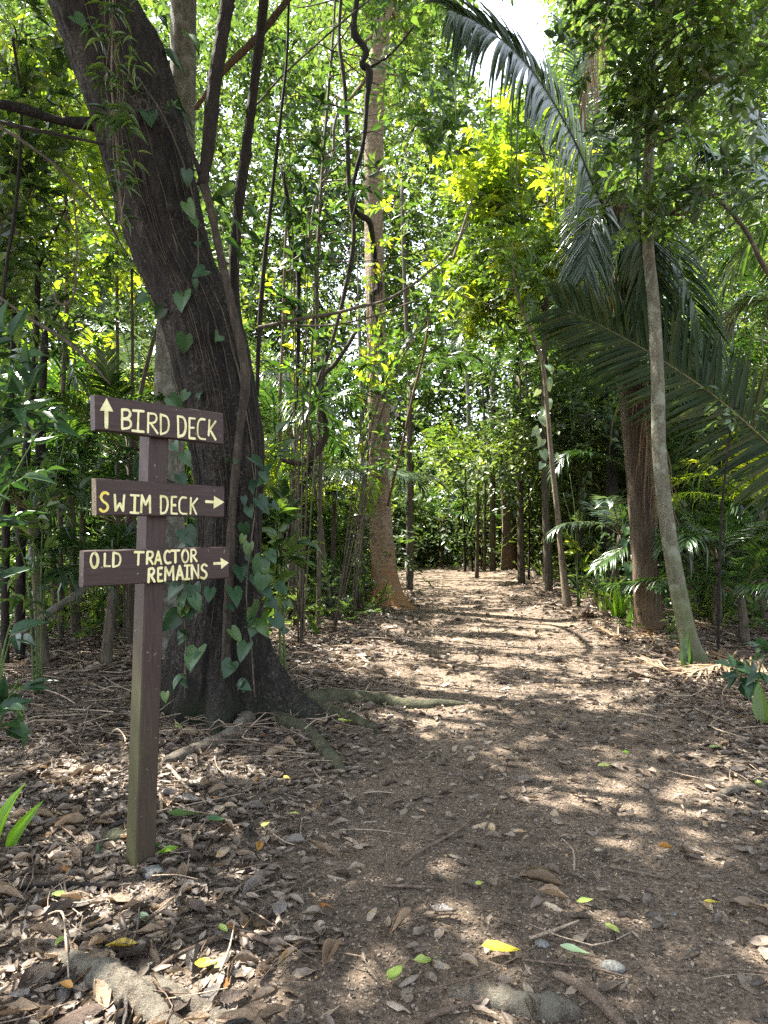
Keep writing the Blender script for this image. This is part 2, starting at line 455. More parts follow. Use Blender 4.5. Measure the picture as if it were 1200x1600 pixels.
M['palm_shaded'] = leaf_mat('shaded_palm_leaflet', [(0, (.011, .026, .006)), (.6, (.025, .048, .009)), (1, (.055, .064, .014))], .46, .5, .25)  # shade of a frond underside put into the dark base colour
M['palm_sky_sheen'] = leaf_mat('sky_sheen_palm_leaflet', [(0, (.035, .065, .042)), (1, (.08, .12, .08))], .28, .25, 1.0)  # bluish base colour stands in for sky sheen on the leaflets
M['dead_palm'] = leaf_mat('dead_palm_leaflet', [(0, (.09, .06, .035)), (.6, (.17, .115, .065)), (1, (.28, .2, .12))], .15, .6, .3, (1.2, 1, .7))
M['litter'] = leaf_mat('dead_leaf', [(0, (.024, .017, .012)), (.3, (.075, .056, .041)), (.55, (.14, .11, .082)), (.78, (.215, .172, .13)), (.93, (.32, .265, .205)), (1, (.28, .17, .055))], .12, .5, .4, (1.2, 1, .7), bumpy=60)
M['litter_grey'] = leaf_mat('grey_dead_leaf', [(0, (.04, .034, .029)), (.5, (.10, .086, .075)), (1, (.19, .165, .145))], .1, .42, .5, (1.2, 1, .8), bumpy=6)
M['litter_tan'] = leaf_mat('tan_dead_leaf', [(0, (.08, .055, .033)), (.5, (.17, .12, .075)), (1, (.28, .2, .13))], .12, .55, .4, (1.2, 1, .7), bumpy=6)
M['litter_dark'] = leaf_mat('dark_dead_leaf', [(0, (.03, .02, .014)), (1, (.07, .045, .03))], .1, .5, .4, (1.2, 1, .7), bumpy=6)
M['litter_orange'] = leaf_mat('orange_brown_leaf', [(0, (.22, .09, .02)), (1, (.36, .18, .03))], .2, .5, .4, (1.2, 1, .6), bumpy=6)
M['leaf_yellow'] = leaf_mat('fallen_yellow_leaf', [(0, (.16, .09, .02)), (.14, (.40, .31, .03)), (.5, (.5, .41, .04)), (1, (.55, .47, .06))], .2, .4, .4, (1.1, 1, .6), bumpy=30)
M['leaf_lime'] = leaf_mat('fallen_green_leaf', [(0, (.12, .10, .03)), (.12, (.17, .25, .05)), (1, (.38, .43, .1))], .2, .42, .4, (1.1, 1, .6), bumpy=30)
M['leaf_sage'] = leaf_mat('fallen_pale_green_leaf', [(0, (.16, .24, .13)), (1, (.26, .34, .2))], .2, .45, .4, (1.1, 1, .6))
M['bark_dark'] = bark_mat('dark_furrowed_bark', (.007, .0055, .0045), (.021, .017, .014), (.062, .052, .042), (9, 9, 1.8), 1.0, foot_tint=(.018, .024, .009), foot_tint_h=.55, flecks=(.10, .088, .072))
M['bark_grey'] = bark_mat('grey_bark', (.05, .048, .036), (.11, .105, .082), (.19, .185, .15), (8, 8, 3.5), .4, spots=(.2, .2, .17))
M['bark_tan'] = bark_mat('tan_ringed_bark', (.085, .06, .038), (.165, .122, .078), (.23, .185, .125), (7, 7, 3.5), .5, rings=3.3, flecks=(.3, .25, .17), foot_tint=(.2, .1, .035), foot_tint_h=2.2)
M['bark_slim'] = bark_mat('grey_green_lichen_bark', (.055, .05, .035), (.11, .105, .075), (.17, .165, .125), (6, 6, 3), .35, spots=(.2, .21, .16), foot_tint=(.075, .09, .035), foot_tint_h=2.2)
M['bark_fibre'] = bark_mat('fibrous_orange_bark', (.03, .023, .016), (.10, .075, .05), (.22, .17, .115), (26, 26, 1.1), 1.0, foot_tint=(.17, .105, .058), foot_tint_h=1.7)
M['bark_thin'] = bark_mat('thin_stem_bark', (.03, .025, .018), (.075, .062, .043), (.14, .118, .085), (12, 12, 3), .4)
M['bark_mid'] = bark_mat('brown_stem_bark', (.016, .012, .008), (.04, .031, .023), (.085, .067, .048), (12, 12, 3), .5)
M['bark_pale'] = bark_mat('pale_stem_bark', (.07, .055, .036), (.14, .112, .076), (.22, .185, .13), (12, 12, 3), .4)
M['liana'] = bark_mat('liana_bark', (.008, .006, .005), (.02, .015, .012), (.045, .035, .027), (14, 14, 4), .7)
M['root'] = bark_mat('surface_root_bark', (.05, .04, .028), (.14, .118, .09), (.27, .235, .185), (14, 14, 14), .9, spots=(.19, .175, .135))
M['root_moss'] = bark_mat('mossy_root_bark', (.025, .024, .014), (.055, .055, .03), (.11, .105, .06), (5, 5, 5), .7)
M['stick'] = bark_mat('stick_bark', (.05, .035, .025), (.11, .08, .058), (.2, .155, .115), (10, 10, 10), .4)
M['stick_pale'] = bark_mat('pale_stick_bark', (.17, .13, .09), (.28, .22, .16), (.38, .32, .25), (10, 10, 10), .4)
M['stone'] = bark_mat('grey_stone', (.07, .07, .065), (.13, .13, .12), (.2, .2, .19), (8, 8, 8), .4)
M['stem_green'] = bark_mat('green_stem', (.03, .06, .015), (.06, .10, .025), (.10, .14, .04), (8, 8, 3), .2)
M['rachis'] = bark_mat('palm_rachis', (.05, .045, .02), (.10, .09, .035), (.17, .14, .06), (8, 8, 8), .15, .5)
M['rachis_dark'] = bark_mat('dark_palm_rachis', (.015, .012, .007), (.035, .028, .015), (.06, .05, .03), (8, 8, 8), .15, .5)

TH0 = R(48)
# painted wood of the signpost
def paint_mat(name, algae_sun):
    m, n, l, b, out = newmat(name)
    tc = n.new('ShaderNodeTexCoord')
    mp = n.new('ShaderNodeMapping'); mp.inputs['Scale'].default_value = (4, 60, 60) if not algae_sun else (60, 60, 4)
    m0 = n.new('ShaderNodeMapping'); m0.inputs['Rotation'].default_value = (0, 0, -TH0)
    l.new(tc.outputs['Object'], m0.inputs[0]); l.new(m0.outputs[0], mp.inputs[0])
    no = n.new('ShaderNodeTexNoise'); no.inputs['Scale'].default_value = 1.6; no.inputs['Detail'].default_value = 7; no.inputs['Roughness'].default_value = .66; no.inputs['Distortion'].default_value = .4
    l.new(mp.outputs[0], no.inputs[0])
    r = ramp(n, [(.3, (.012, .006, .005)), (.46, (.03, .0155, .013)), (.6, (.04, .021, .0175)), (.76, (.075, .046, .036))]); l.new(no.outputs['Fac'], r.inputs[0])
    col = r.outputs[0]
    sp = n.new('ShaderNodeTexNoise'); sp.inputs['Scale'].default_value = 55; sp.inputs['Detail'].default_value = 3; l.new(tc.outputs['Object'], sp.inputs[0])
    sr = ramp(n, [(.70, (0, 0, 0)), (.725, (.7, .7, .7))]); l.new(sp.outputs['Fac'], sr.inputs[0])
    x = n.new('ShaderNodeMix'); x.data_type = 'RGBA'; l.new(sr.outputs[0], x.inputs[0]); l.new(col, x.inputs[6]); x.inputs[7].default_value = (.26, .21, .16, 1); col = x.outputs[2]
    if algae_sun:  # algae low on the post; left face boosted in place of a sun patch
        sx = n.new('ShaderNodeSeparateXYZ'); l.new(tc.outputs['Object'], sx.inputs[0])
        mr = n.new('ShaderNodeMapRange'); mr.inputs[1].default_value = 1.35; mr.inputs[2].default_value = .35; l.new(sx.outputs[2], mr.inputs[0])
        nn = n.new('ShaderNodeTexNoise'); nn.inputs['Scale'].default_value = 5; nn.inputs['Detail'].default_value = 5; l.new(tc.outputs['Object'], nn.inputs[0])
        gx = n.new('ShaderNodeNewGeometry'); sn = n.new('ShaderNodeSeparateXYZ'); l.new(gx.outputs['True Normal'], sn.inputs[0])
        mr2 = n.new('ShaderNodeMapRange'); mr2.inputs[1].default_value = .3; mr2.inputs[2].default_value = -.4; mr2.inputs[3].default_value = .6; mr2.inputs[4].default_value = 1.5; l.new(sn.outputs[0], mr2.inputs[0])
        mm = n.new('ShaderNodeMath'); mm.operation = 'MULTIPLY'; l.new(mr.outputs[0], mm.inputs[0]); l.new(nn.outputs['Fac'], mm.inputs[1])
        m3 = n.new('ShaderNodeMath'); m3.operation = 'MULTIPLY'; l.new(mm.outputs[0], m3.inputs[0]); l.new(mr2.outputs[0], m3.inputs[1])
        ar = ramp(n, [(.16, (0, 0, 0)), (.6, (.9, .9, .9))]); l.new(m3.outputs[0], ar.inputs[0])
        y = n.new('ShaderNodeMix'); y.data_type = 'RGBA'; l.new(ar.outputs[0], y.inputs[0]); l.new(col, y.inputs[6]); y.inputs[7].default_value = (.05, .048, .017, 1); col = y.outputs[2]
    l.new(col, b.inputs['Base Color'])
    b.inputs['Roughness'].default_value = .62; b.inputs['Specular IOR Level'].default_value = .35
    bp = n.new('ShaderNodeBump'); bp.inputs['Strength'].default_value = .35; bp.inputs['Distance'].default_value = .004
    l.new(no.outputs['Fac'], bp.inputs['Height']); l.new(bp.outputs[0], b.inputs['Normal'])
    return m
M['board'] = paint_mat('brown_painted_board', False)
M['post'] = paint_mat('brown_painted_post', True)
M['end_sun'] = bark_mat('sunlit_board_end', (.06, .045, .03), (.13, .10, .066), (.2, .16, .11), (30, 30, 30), .3)  # pale tone standing in for a sun patch on the board end
def letter_mat():
    m, n, l, b, out = newmat('pale_yellow_paint')
    tc = n.new('ShaderNodeTexCoord')
    no = n.new('ShaderNodeTexNoise'); no.inputs['Scale'].default_value = 24; no.inputs['Detail'].default_value = 5; l.new(tc.outputs['Object'], no.inputs[0])
    at = n.new('ShaderNodeAttribute'); at.attribute_name = 'rnd'
    ad = n.new('ShaderNodeMath'); ad.operation = 'ADD'; l.new(no.outputs['Fac'], ad.inputs[0]); l.new(at.outputs['Fac'], ad.inputs[1])
    r = ramp(n, [(.2, (.3, .25, .08)), (.42, (.5, .46, .2)), (.62, (.66, .61, .34)), (.85, (.6, .52, .14)), (1, (.62, .47, .06))]); l.new(ad.outputs[0], r.inputs[0])
    l.new(r.outputs[0], b.inputs['Base Color']); b.inputs['Roughness'].default_value = .6
    return m
M['letter'] = letter_mat()

def ground_mat():
    m, n, l, b, out = newmat('forest_floor_soil')
    tc = n.new('ShaderNodeTexCoord')
    a = n.new('ShaderNodeTexNoise'); a.inputs['Scale'].default_value = 1.3; a.inputs['Detail'].default_value = 6; l.new(tc.outputs['Object'], a.inputs[0])
    f = n.new('ShaderNodeTexNoise'); f.inputs['Scale'].default_value = 55; f.inputs['Detail'].default_value = 8; f.inputs['Roughness'].default_value = .75; l.new(tc.outputs['Object'], f.inputs[0])
    v = n.new('ShaderNodeTexVoronoi'); v.inputs['Scale'].default_value = 90; l.new(tc.outputs['Object'], v.inputs[0])
    r1 = ramp(n, [(.32, (.034, .026, .02)), (.5, (.105, .083, .063)), (.68, (.21, .172, .135))]); l.new(f.outputs['Fac'], r1.inputs[0])
    r2 = ramp(n, [(.35, (.75, .72, .7)), (.65, (1.15, 1.1, 1.05))]); l.new(a.outputs['Fac'], r2.inputs[0])
    mu = n.new('ShaderNodeMix'); mu.data_type = 'RGBA'; mu.blend_type = 'MULTIPLY'; mu.inputs[0].default_value = 1
    l.new(r1.outputs[0], mu.inputs[6]); l.new(r2.outputs[0], mu.inputs[7])
    rv = ramp(n, [(.0, (.9, .9, .9)), (.16, (0, 0, 0))]); l.new(v.outputs['Distance'], rv.inputs[0])
    hm = n.new('ShaderNodeMath'); hm.operation = 'MULTIPLY'; l.new(rv.outputs[0], hm.inputs[0]); l.new(v.outputs['Color'], hm.inputs[1])
    mx = n.new('ShaderNodeMix'); mx.data_type = 'RGBA'; l.new(hm.outputs[0], mx.inputs[0]); l.new(mu.outputs[2], mx.inputs[6]); mx.inputs[7].default_value = (.27, .2, .135, 1)
    at = n.new('ShaderNodeAttribute'); at.attribute_name = 'rnd'
    rp = ramp(n, [(0, (1, 1, 1)), (1, (1.18, 1.16, 1.12))]); l.new(at.outputs['Fac'], rp.inputs[0])
    m2 = n.new('ShaderNodeMix'); m2.data_type = 'RGBA'; m2.blend_type = 'MULTIPLY'; m2.inputs[0].default_value = 1
    l.new(mx.outputs[2], m2.inputs[6]); l.new(rp.outputs[0], m2.inputs[7])
    l.new(m2.outputs[2], b.inputs['Base Color'])
    b.inputs['Roughness'].default_value = .9; b.inputs['Specular IOR Level'].default_value = .2
    bp = n.new('ShaderNodeBump'); bp.inputs['Strength'].default_value = .9; bp.inputs['Distance'].default_value = .02
    l.new(f.outputs['Fac'], bp.inputs['Height']); l.new(bp.outputs[0], b.inputs['Normal'])
    return m
M['soil'] = ground_mat()

# ------------------------------------------------------------------ ground
def build_ground():
    xs = np.concatenate([-np.geomspace(900, 9, 14), np.linspace(-8, 10, 150), np.geomspace(11, 900, 14)])
    ys = np.concatenate([-np.geomspace(300, 2, 8), np.linspace(-1, 14, 160), np.linspace(14.3, 34, 50), np.geomspace(38, 900, 12)])
    X, Y = np.meshgrid(xs, ys)
    Z = np.where((np.abs(X) < 40) & (Y < 60) & (Y > -20), gh(X, Y), 0)
    v = np.stack([X, Y, Z], -1).reshape(-1, 3)
    nx, ny = len(xs), len(ys)
    i = (np.arange(ny - 1)[:, None] * nx + np.arange(nx - 1)[None])
    q = np.stack([i, i + 1, i + nx + 1, i + nx], -1).reshape(-1, 4)
    c = v[q].mean(1)
    b = Buf(); b.add(v, [q], 1 - off_path(c[:, 0], c[:, 1]))
    o = link('ground', b.mesh('ground', [M['soil']]))
    o['kind'] = 'structure'
build_ground()

# ------------------------------------------------------------------ signpost
TH = R(48)
U = np.array([math.cos(TH), math.sin(TH), 0]); NB = np.array([math.sin(TH), -math.cos(TH), 0])
PL0 = W(143, 760, 2.625)
def on_plane(px, py, back=0.0):
    ray = np.array([(px - CX) / F, 1, -(py - HY) / F]); o = np.array([0, 0, EYE])
    t = (PL0 - NB * back - o).dot(NB) / ray.dot(NB)
    return o + ray * t
cr = lambda x, y: (100 + x / 4.0, 580 + y / 4.0)
BT, PW = .038, .09
pt_top = on_plane(249.5, 690, BT); pt_bot = on_plane(228, 1345, BT)
ax = (pt_top - pt_bot) / (pt_top[2] - pt_bot[2])
z_lo = float(gh(pt_bot[0], pt_bot[1])) - .12
z_hi = EYE - (650 - HY) / F * pt_top[1]
sign_base = pt_bot - NB * PW / 2; sign_base[2] = float(gh(sign_base[0], sign_base[1]))
sign = thing('signpost', 'brown wooden trail signpost with three boards of yellow hand lettering beside the leaning tree', 'signpost', sign_base)
def prism(buf, rings, mat=0, caps=(0, 0)):
    """bevelled square rings joined into a post or plank"""
    k = len(rings[0]); v = np.concatenate(rings)
    j = np.arange(k); q = []
    for i in range(len(rings) - 1):
        q.append(np.stack([i * k + j, i * k + (j + 1) % k, (i + 1) * k + (j + 1) % k, (i + 1) * k + j], -1))
    buf.add(v, [np.concatenate(q)], .5, mat, False)
    n0 = buf.n - len(v)
    buf.f.append((np.array([list(range(k))[::-1]]) + n0, np.array([.5]), caps[0], False))
    buf.f.append((np.array([[(len(rings) - 1) * k + a for a in range(k)]]) + n0, np.array([.5]), caps[1], False))
b = Buf()
def sq(c, h):
    e = .006
    return np.array([c + U * sx * (h - (e if q else 0)) + NB * sy * (h - (0 if q else e)) for sx, sy, q in
                     [(-1, -1, 0), (-1, -1, 1), (1, -1, 1), (1, -1, 0), (1, 1, 0), (1, 1, 1), (-1, 1, 1), (-1, 1, 0)]])
rings = []
for z in np.linspace(z_lo, z_hi, 14):
    c = pt_bot + ax * (z - pt_bot[2]) - NB * PW / 2
    rings.append(sq(c, PW / 2 + random.uniform(-.0008, .0008)))
prism(b, rings)
part('post', b, [M['post']], sign)

def homog(quad):
    src = [(0, 1), (1, 1), (1, 0), (0, 0)]
    A = []; B_ = []
    for (x, y), (u, v) in zip(quad, src):
        A += [[x, y, 1, 0, 0, 0, -u * x, -u * y], [0, 0, 0, x, y, 1, -v * x, -v * y]]; B_ += [u, v]
    h = np.linalg.solve(np.array(A, float), np.array(B_, float))
    def f(p):
        w = h[6] * p[0] + h[7] * p[1] + 1
        return np.array([(h[0] * p[0] + h[1] * p[1] + h[2]) / w, (h[3] * p[0] + h[4] * p[1] + h[5]) / w])
    return f
def make_board(quad, strokes, arrow, label, sunlit_end=False, extra=()):
    c = [on_plane(*cr(*p)) for p in quad]         # TL TR BR BL on the front plane
    hg = homog(quad)
    Lm = np.linalg.norm(c[1] - c[0]); Hm = np.linalg.norm(c[0] - c[3])
    def at(u, v, out=0.0):
        return (c[3] * (1 - u) * (1 - v) + c[2] * u * (1 - v) + c[1] * u * v + c[0] * (1 - u) * v) + NB * out
    bb = Buf(); e = .004
    rings = []
    for k in range(15):
        u = k / 14
        w = random.uniform(-.0012, .0012); w2 = random.uniform(-.0012, .0012)
        lo, hi = at(u, 0) + np.array([0, 0, w]), at(u, 1) + np.array([0, 0, w2])
        zz = unit(hi - lo)
        rings.append(np.array([lo - NB * (BT - e), lo - NB * BT + zz * e, hi - NB * BT - zz * e, hi - NB * (BT - e), hi - NB * e, hi - zz * e, lo + zz * e, lo - NB * e]))
    prism(bb, rings, 0, (1, 1) if sunlit_end else (0, 0))
    bo = part('board', bb, [M['board'], M['end_sun']], sign)
    bo['label'] = label
    # hand painted strokes laid 1.5 mm proud of the board
    lb = Buf()
    def ribbon(buf, pts, w, tone):
        q = np.array([hg(p) for p in pts]) * np.array([Lm, Hm])
        n = max(5, 5 * (len(q) - 1))
        if len(q) == 2: s = spline(q, 7)
        else: s = spline(np.column_stack([q, np.zeros(len(q))]), n)[:, :2]
        T = unit(np.gradient(s, axis=0)); S = np.stack([-T[:, 1], T[:, 0]], -1)
        ww = w * .5 * (1 + np.cumsum(rng.normal(0, .05, len(s))).clip(-.2, .2))
        s = np.concatenate([[s[0] - T[0] * w * .35], s, [s[-1] + T[-1] * w * .35]])
        S = np.concatenate([S[:1], S, S[-1:]]); ww = np.concatenate([[w * .25], ww, [w * .25]])
        k = len(s)
        z = .0012 + rng.uniform(0, .0006)
        v = []
        for a, d, h in zip(s, S, ww):
            for sg in (-1, 1):
                p = a + d * h * sg
                v.append(at(p[0] / Lm, p[1] / Hm, z))
        i = np.arange(k - 1) * 2
        buf.add(v, [np.stack([i, i + 1, i + 3, i + 2], -1)], tone, 0, False)
    for tone, segs in strokes:
        for sgm in segs:
            if len(sgm) > 2 and sgm[0] == 'poly':
                for a, b2 in zip(sgm[1:-1], sgm[2:]): ribbon(lb, [a, b2], .0098, tone)
            else: ribbon(lb, sgm, .0098, tone)
    part2(bo, 'lettering', lb)
    for second in extra:
        l2 = Buf()
        for tone, segs in second:
            for sgm in segs:
                if sgm[0] == 'poly':
                    for a, b2 in zip(sgm[1:-1], sgm[2:]): ribbon(l2, [a, b2], .0098, tone)
                else: ribbon(l2, sgm, .0098, tone)
        part2(bo, 'lettering', l2)
    ab = Buf()
    sh, head = arrow
    ribbon(ab, sh, .014, .05)
    hv = [at(*hg(p), .0022) for p in head]
    ab.add(hv, [np.array([[0, 1, 2]])], .1, 0, False)
    part2(bo, 'arrow', ab)
def part2(bo, name, buf):
    me = buf.mesh(name, [M['letter']], np.array(sign.location))
    return link(name, me, bo)
def O(cx, cy_, rx, ry):
    return [(cx + rx * math.cos(a), cy_ + ry * math.sin(a)) for a in np.linspace(-1.5, 4.9, 11)]
make_board([(190, 145), (995, 262), (998, 457), (195, 366)], [
    (.02, [[(358, 238), (358, 357)], [(358, 240), (395, 243), (408, 264), (396, 290), (362, 299)], [(362, 299), (402, 306), (413, 331), (400, 353), (358, 360)]]),
    (.12, [[(425, 245), (492, 250)], [(459, 250), (455, 373)], [(420, 371), (492, 378)]]),
    (.1, [[(520, 260), (518, 382)], [(520, 263), (560, 268), (572, 291), (560, 318), (522, 325)], [(535, 325), (578, 388)]]),
    (.03, [[(597, 268), (598, 392)], [(597, 271), (635, 285), (648, 327), (638, 375), (598, 394)]]),
    (.08, [[(705, 280), (708, 405)], [(705, 281), (742, 292), (755, 342), (742, 395), (706, 409)]]),
    (.1, [[(778, 292), (777, 418)], [(778, 293), (813, 296)], [(778, 353), (806, 353)], [(777, 417), (814, 421)]]),
    (.02, [[(877, 302), (850, 300), (833, 325), (832, 395), (848, 420), (880, 425)]]),
    (.0, [[(905, 305), (900, 402)], [(945, 313), (903, 372)], [(909, 366), (945, 428)]])],
    ([(262, 352), (262, 240)], [(262, 168), (221, 246), (304, 253)]), 'top board reading BIRD DECK with an arrow pointing up')
make_board([(200, 668), (1002, 722), (1000, 913), (203, 900)], [
    (.42, [[(279, 769), (262, 759), (241, 766), (232, 790), (246, 814), (268, 830), (276, 852), (263, 872), (241, 876), (224, 862)]]),
    (.03, [['poly', (320, 772), (325, 872), (352, 826), (373, 874), (381, 775)]]),
    (.1, [[(422, 775), (475, 778)], [(449, 778), (446, 883)], [(420, 883), (472, 887)]]),
    (.04, [['poly', (488, 882), (493, 775), (516, 836), (543, 778), (545, 885)]]),
    (.0, [[(612, 780), (612, 886)], [(612, 781), (645, 790), (655, 831), (642, 880), (612, 890)]]),
    (.05, [[(680, 785), (678, 888)], [(680, 786), (709, 786)], [(680, 838), (704, 838)], [(678, 889), (713, 891)]]),
    (.03, [[(769, 792), (744, 790), (729, 813), (728, 868), (742, 889), (772, 891)]]),
    (.02, [[(798, 792), (795, 892)], [(838, 796), (803, 840)], [(807, 836), (831, 893)]])],
    ([(890, 815), (942, 819)], [(938, 780), (1000, 819), (935, 860)]), 'middle board reading SWIM DECK with an arrow pointing right', True)
make_board([(125, 1122), (1030, 1097), (1030, 1293), (120, 1350)], [
    (.1, [[(435, 1131), (493, 1131)], [(461, 1131), (457, 1210)]]),
    (.13, [[(515, 1128), (512, 1205)], [(515, 1129), (541, 1129), (549, 1148), (538, 1166), (516, 1169)], [(526, 1169), (548, 1205)]]),
    (.2, [[(562, 1205), (582, 1126)], [(582, 1126), (602, 1205)], [(571, 1179), (597, 1178)]]),
    (.05, [[(656, 1130), (636, 1124), (623, 1150), (626, 1184), (640, 1200), (661, 1195)]]),
    (.1, [[(662, 1122), (716, 1120)], [(690, 1122), (690, 1196)]]), (.03, [O(752, 1156, 20, 39)]),
    (.08, [[(790, 1115), (790, 1191)], [(790, 1116), (812, 1116), (820, 1135), (811, 1150), (792, 1153)], [(801, 1153), (825, 1188)]])],
    ([(935, 1202), (982, 1200)], [(975, 1165), (1028, 1197), (980, 1236)]), 'lowest board reading OLD TRACTOR REMAINS with an arrow pointing right', extra=([
    (.0, [O(187, 1181, 22, 46)]), (.06, [['poly', (252, 1140), (250, 1218), (283, 1218)]]),
    (.03, [[(305, 1133), (303, 1221)], [(305, 1134), (338, 1145), (348, 1176), (337, 1210), (303, 1223)]])], [
    (.12, [[(525, 1235), (522, 1320)], [(525, 1236), (549, 1233), (557, 1252), (546, 1272), (526, 1275)], [(536, 1275), (560, 1316)]]),
    (.16, [[(582, 1230), (582, 1312)], [(582, 1231), (608, 1229)], [(582, 1270), (602, 1270)], [(582, 1312), (609, 1310)]]),
    (.05, [['poly', (625, 1310), (628, 1225), (651, 1276), (675, 1218), (678, 1305)]]),
    (.02, [[(698, 1303), (718, 1216)], [(718, 1216), (739, 1301)], [(706, 1275), (732, 1273)]]),
    (.04, [[(748, 1215), (780, 1213)], [(765, 1215), (763, 1298)], [(750, 1300), (780, 1298)]]),
    (.0, [['poly', (795, 1298), (793, 1210), (835, 1292), (835, 1210)]]),
    (.03, [[(889, 1217), (873, 1207), (857, 1220), (859, 1239), (880, 1255), (887, 1275), (872, 1295), (851, 1289)]])],))

# ------------------------------------------------------------------ trunks with buttresses
def trunk(buf, spine, rad, lobes=(), n=44, seg=40, rs=None, rough=.03, wob=.012, ground=None, mat=0, ridge=.004):
    """spine: points; lobes: (angle, reach, decay height, sharpness)"""
    rs = rs or np.random.default_rng(1)
    q = spline(np.column_stack([np.asarray(spine, float), rad]), n)
    p, r = q[:, :3], q[:, 3]
    th = np.linspace(0, 2 * np.pi, seg, endpoint=False)
    z0 = p[0, 2]
    V = np.zeros((n, seg, 3))
    ph = rs.uniform(0, 6.28, 6)
    for i in range(n):
        h = max(p[i, 2] - z0, 0)
        rr = r[i] * (1 + .05 * np.sin(3 * th + ph[0] + h * .6) + .035 * np.sin(5 * th + ph[1] - h * .9) + .02 * np.sin(9 * th + ph[2] + h * 2) + ridge * (np.sin(14 * th + ph[3] + .9 * math.sin(h * 1.7)) + .8 * np.sin(23 * th + ph[4] + 1.3 * math.sin(h * 1.1 + 1)) + .6 * np.sin(37 * th + ph[5] + h)))
        for a, reach, dec, sh in lobes:
            d = np.cos(th - a); d = np.where(d > 0, d, 0) ** sh
            rr = rr + reach * math.exp(-h / dec) * d
        rr = rr * (1 + rs.normal(0, rough * .35, seg))
        V[i] = p[i] + np.stack([np.cos(th) * rr, np.sin(th) * rr, np.zeros(seg)], -1)
    i = np.arange(n - 1)[:, None] * seg; j = np.arange(seg)[None]; j2 = (j + 1) % seg
    f = np.stack([i + j, i + j2, i + seg + j2, i + seg + j], -1).reshape(-1, 4)
    buf.add(V.reshape(-1, 3), [f, (np.arange(seg) + (n - 1) * seg)[None]], .5, mat)
    trunk.surface = V
    return p, r

# ------------------------------------------------------------------ crowns
def blob_sprays(rs, blobs, cull=True, pad=.15):
    """spray starts inside ellipsoids: (centre, radius xyz, count)"""
    Ps, As, Rs = [], [], []
    for c, r, k in blobs:
        r = np.broadcast_to(r, (3,))
        u = unit(rs.normal(0, 1, (k, 3))) * (rs.random((k, 1)) ** .42)
        P = np.asarray(c) + u * r
        A = unit(u * np.array([1, 1, .35]) + rs.normal(0, .45, (k, 3)) + np.array([0, 0, -.05]))
        Ps.append(P); As.append(A); Rs.append(np.full(k, rs.random()))
    P, A, Q = np.concatenate(Ps), np.concatenate(As), np.concatenate(Rs)
    if cull:
        m = sun_keep(P, rs, pad=pad); P, A, Q = P[m], A[m], Q[m]
    return P, A, Q
def limbs(buf, root_pts, targets, r0, rs, mat=0, seg=5):
    for tpt in targets:
        d = np.linalg.norm(root_pts - tpt, axis=1)
        below = root_pts[:, 2] < tpt[2] + .2
        d = np.where(below, d, d * 2)
        a = root_pts[np.argmin(d)]
        mid = a * .5 + tpt * .5 + rs.normal(0, .08 * np.linalg.norm(tpt - a) + .02, 3)
        q = a * .25 + tpt * .75 + rs.normal(0, .05 * np.linalg.norm(tpt - a) + .02, 3)
        tube(buf, [a, mid, q, tpt], [r0, r0 * .62, r0 * .4, r0 * .2], n=10, seg=seg, mat=mat, rough=.06, rs=rs)

def tree(name, label, cat, base, spine, rad, blobs, leaf, bark, Ls=.12, Ws=.055, k=9, sl=.45, tmpl=L6, seed=1, lobes=(), limb_r=.02, nlimb=None, whorl=False, group=None, seg=12, cull=True, twig=True, n=26, rough=.05):
    rs = np.random.default_rng(seed)
    t = thing(name, label, cat, base, group)
    tb = Buf()
    p, r = trunk(tb, spine, rad, lobes, n=n, seg=seg, rs=rs, rough=rough)
    part('trunk', tb, [M[bark]], t)
    if blobs:
        lb = Buf()
        tg = [np.asarray(c) for c, _, _ in blobs]
        if len(tg) <= 3:
            for c in tg:
                lb = Buf(); limbs(lb, p[n // 3:], [c], limb_r, rs); part('limb', lb, [M[bark]], t)
        else:
            limbs(lb, p[n // 3:], tg, limb_r, rs); part('limbs', lb, [M[bark]], t)
        cb = Buf()
        P, A, Q = blob_sprays(rs, blobs, cull)
        sprays(cb, P, A, rs.uniform(.6, 1.2, len(P)) * sl, k, Ls, Ws, tmpl, rs, 0, base_rnd=Q, twig_mat=1 if twig else None, whorl=whorl)
        part('crown', cb, [M[leaf], M[bark]], t)
    return t

# the big leaning tree behind the signpost
DB = 5.2
px_c = [(350, 1150, 155), (352, 1000, 118), (360, 900, 108), (362, 800, 102), (355, 700, 110), (337, 600, 116), (312, 500, 122), (267, 400, 122), (235, 280, 128), (215, 200, 134), (178, 80, 145), (143, 0, 132), (100, -110, 120), (40, -280, 110)]
big_base = np.array([W(365, 1150, 5.15)[0], 5.15, 0.0]); big_base[2] = float(gh(big_base[0], 5.15)) - .05
spine = [W(a, b_, DB) for a, b_, w in px_c]; spine[0] = np.array([spine[1][0], DB, -.15]); spine[1][1] = DB
brad = [w / 2 / F * DB for a, b_, w in px_c]; brad[0] = .21; brad[1] = .215; brad[2] = .215; brad[3] = .225
big = thing('leaning_tree', 'thick dark leaning tree with flared buttress roots and leafy climbers behind the signpost', 'tree', big_base)
tb = Buf()
lob = [(R(-14), 1.02, .38, 22), (R(-82), .86, .27, 30), (R(184), .58, .6, 16), (R(226), .36, .5, 24), (R(60), .4, .4, 6), (R(125), .35, .4, 6), (R(-45), .12, 1.0, 30), (R(-112), .10, 1.2, 30)]
bp_, br_ = trunk(tb, spine, brad, lob, n=120, seg=140, rs=np.random.default_rng(5), rough=.035, ridge=.013)
SURF = trunk.surface.copy()
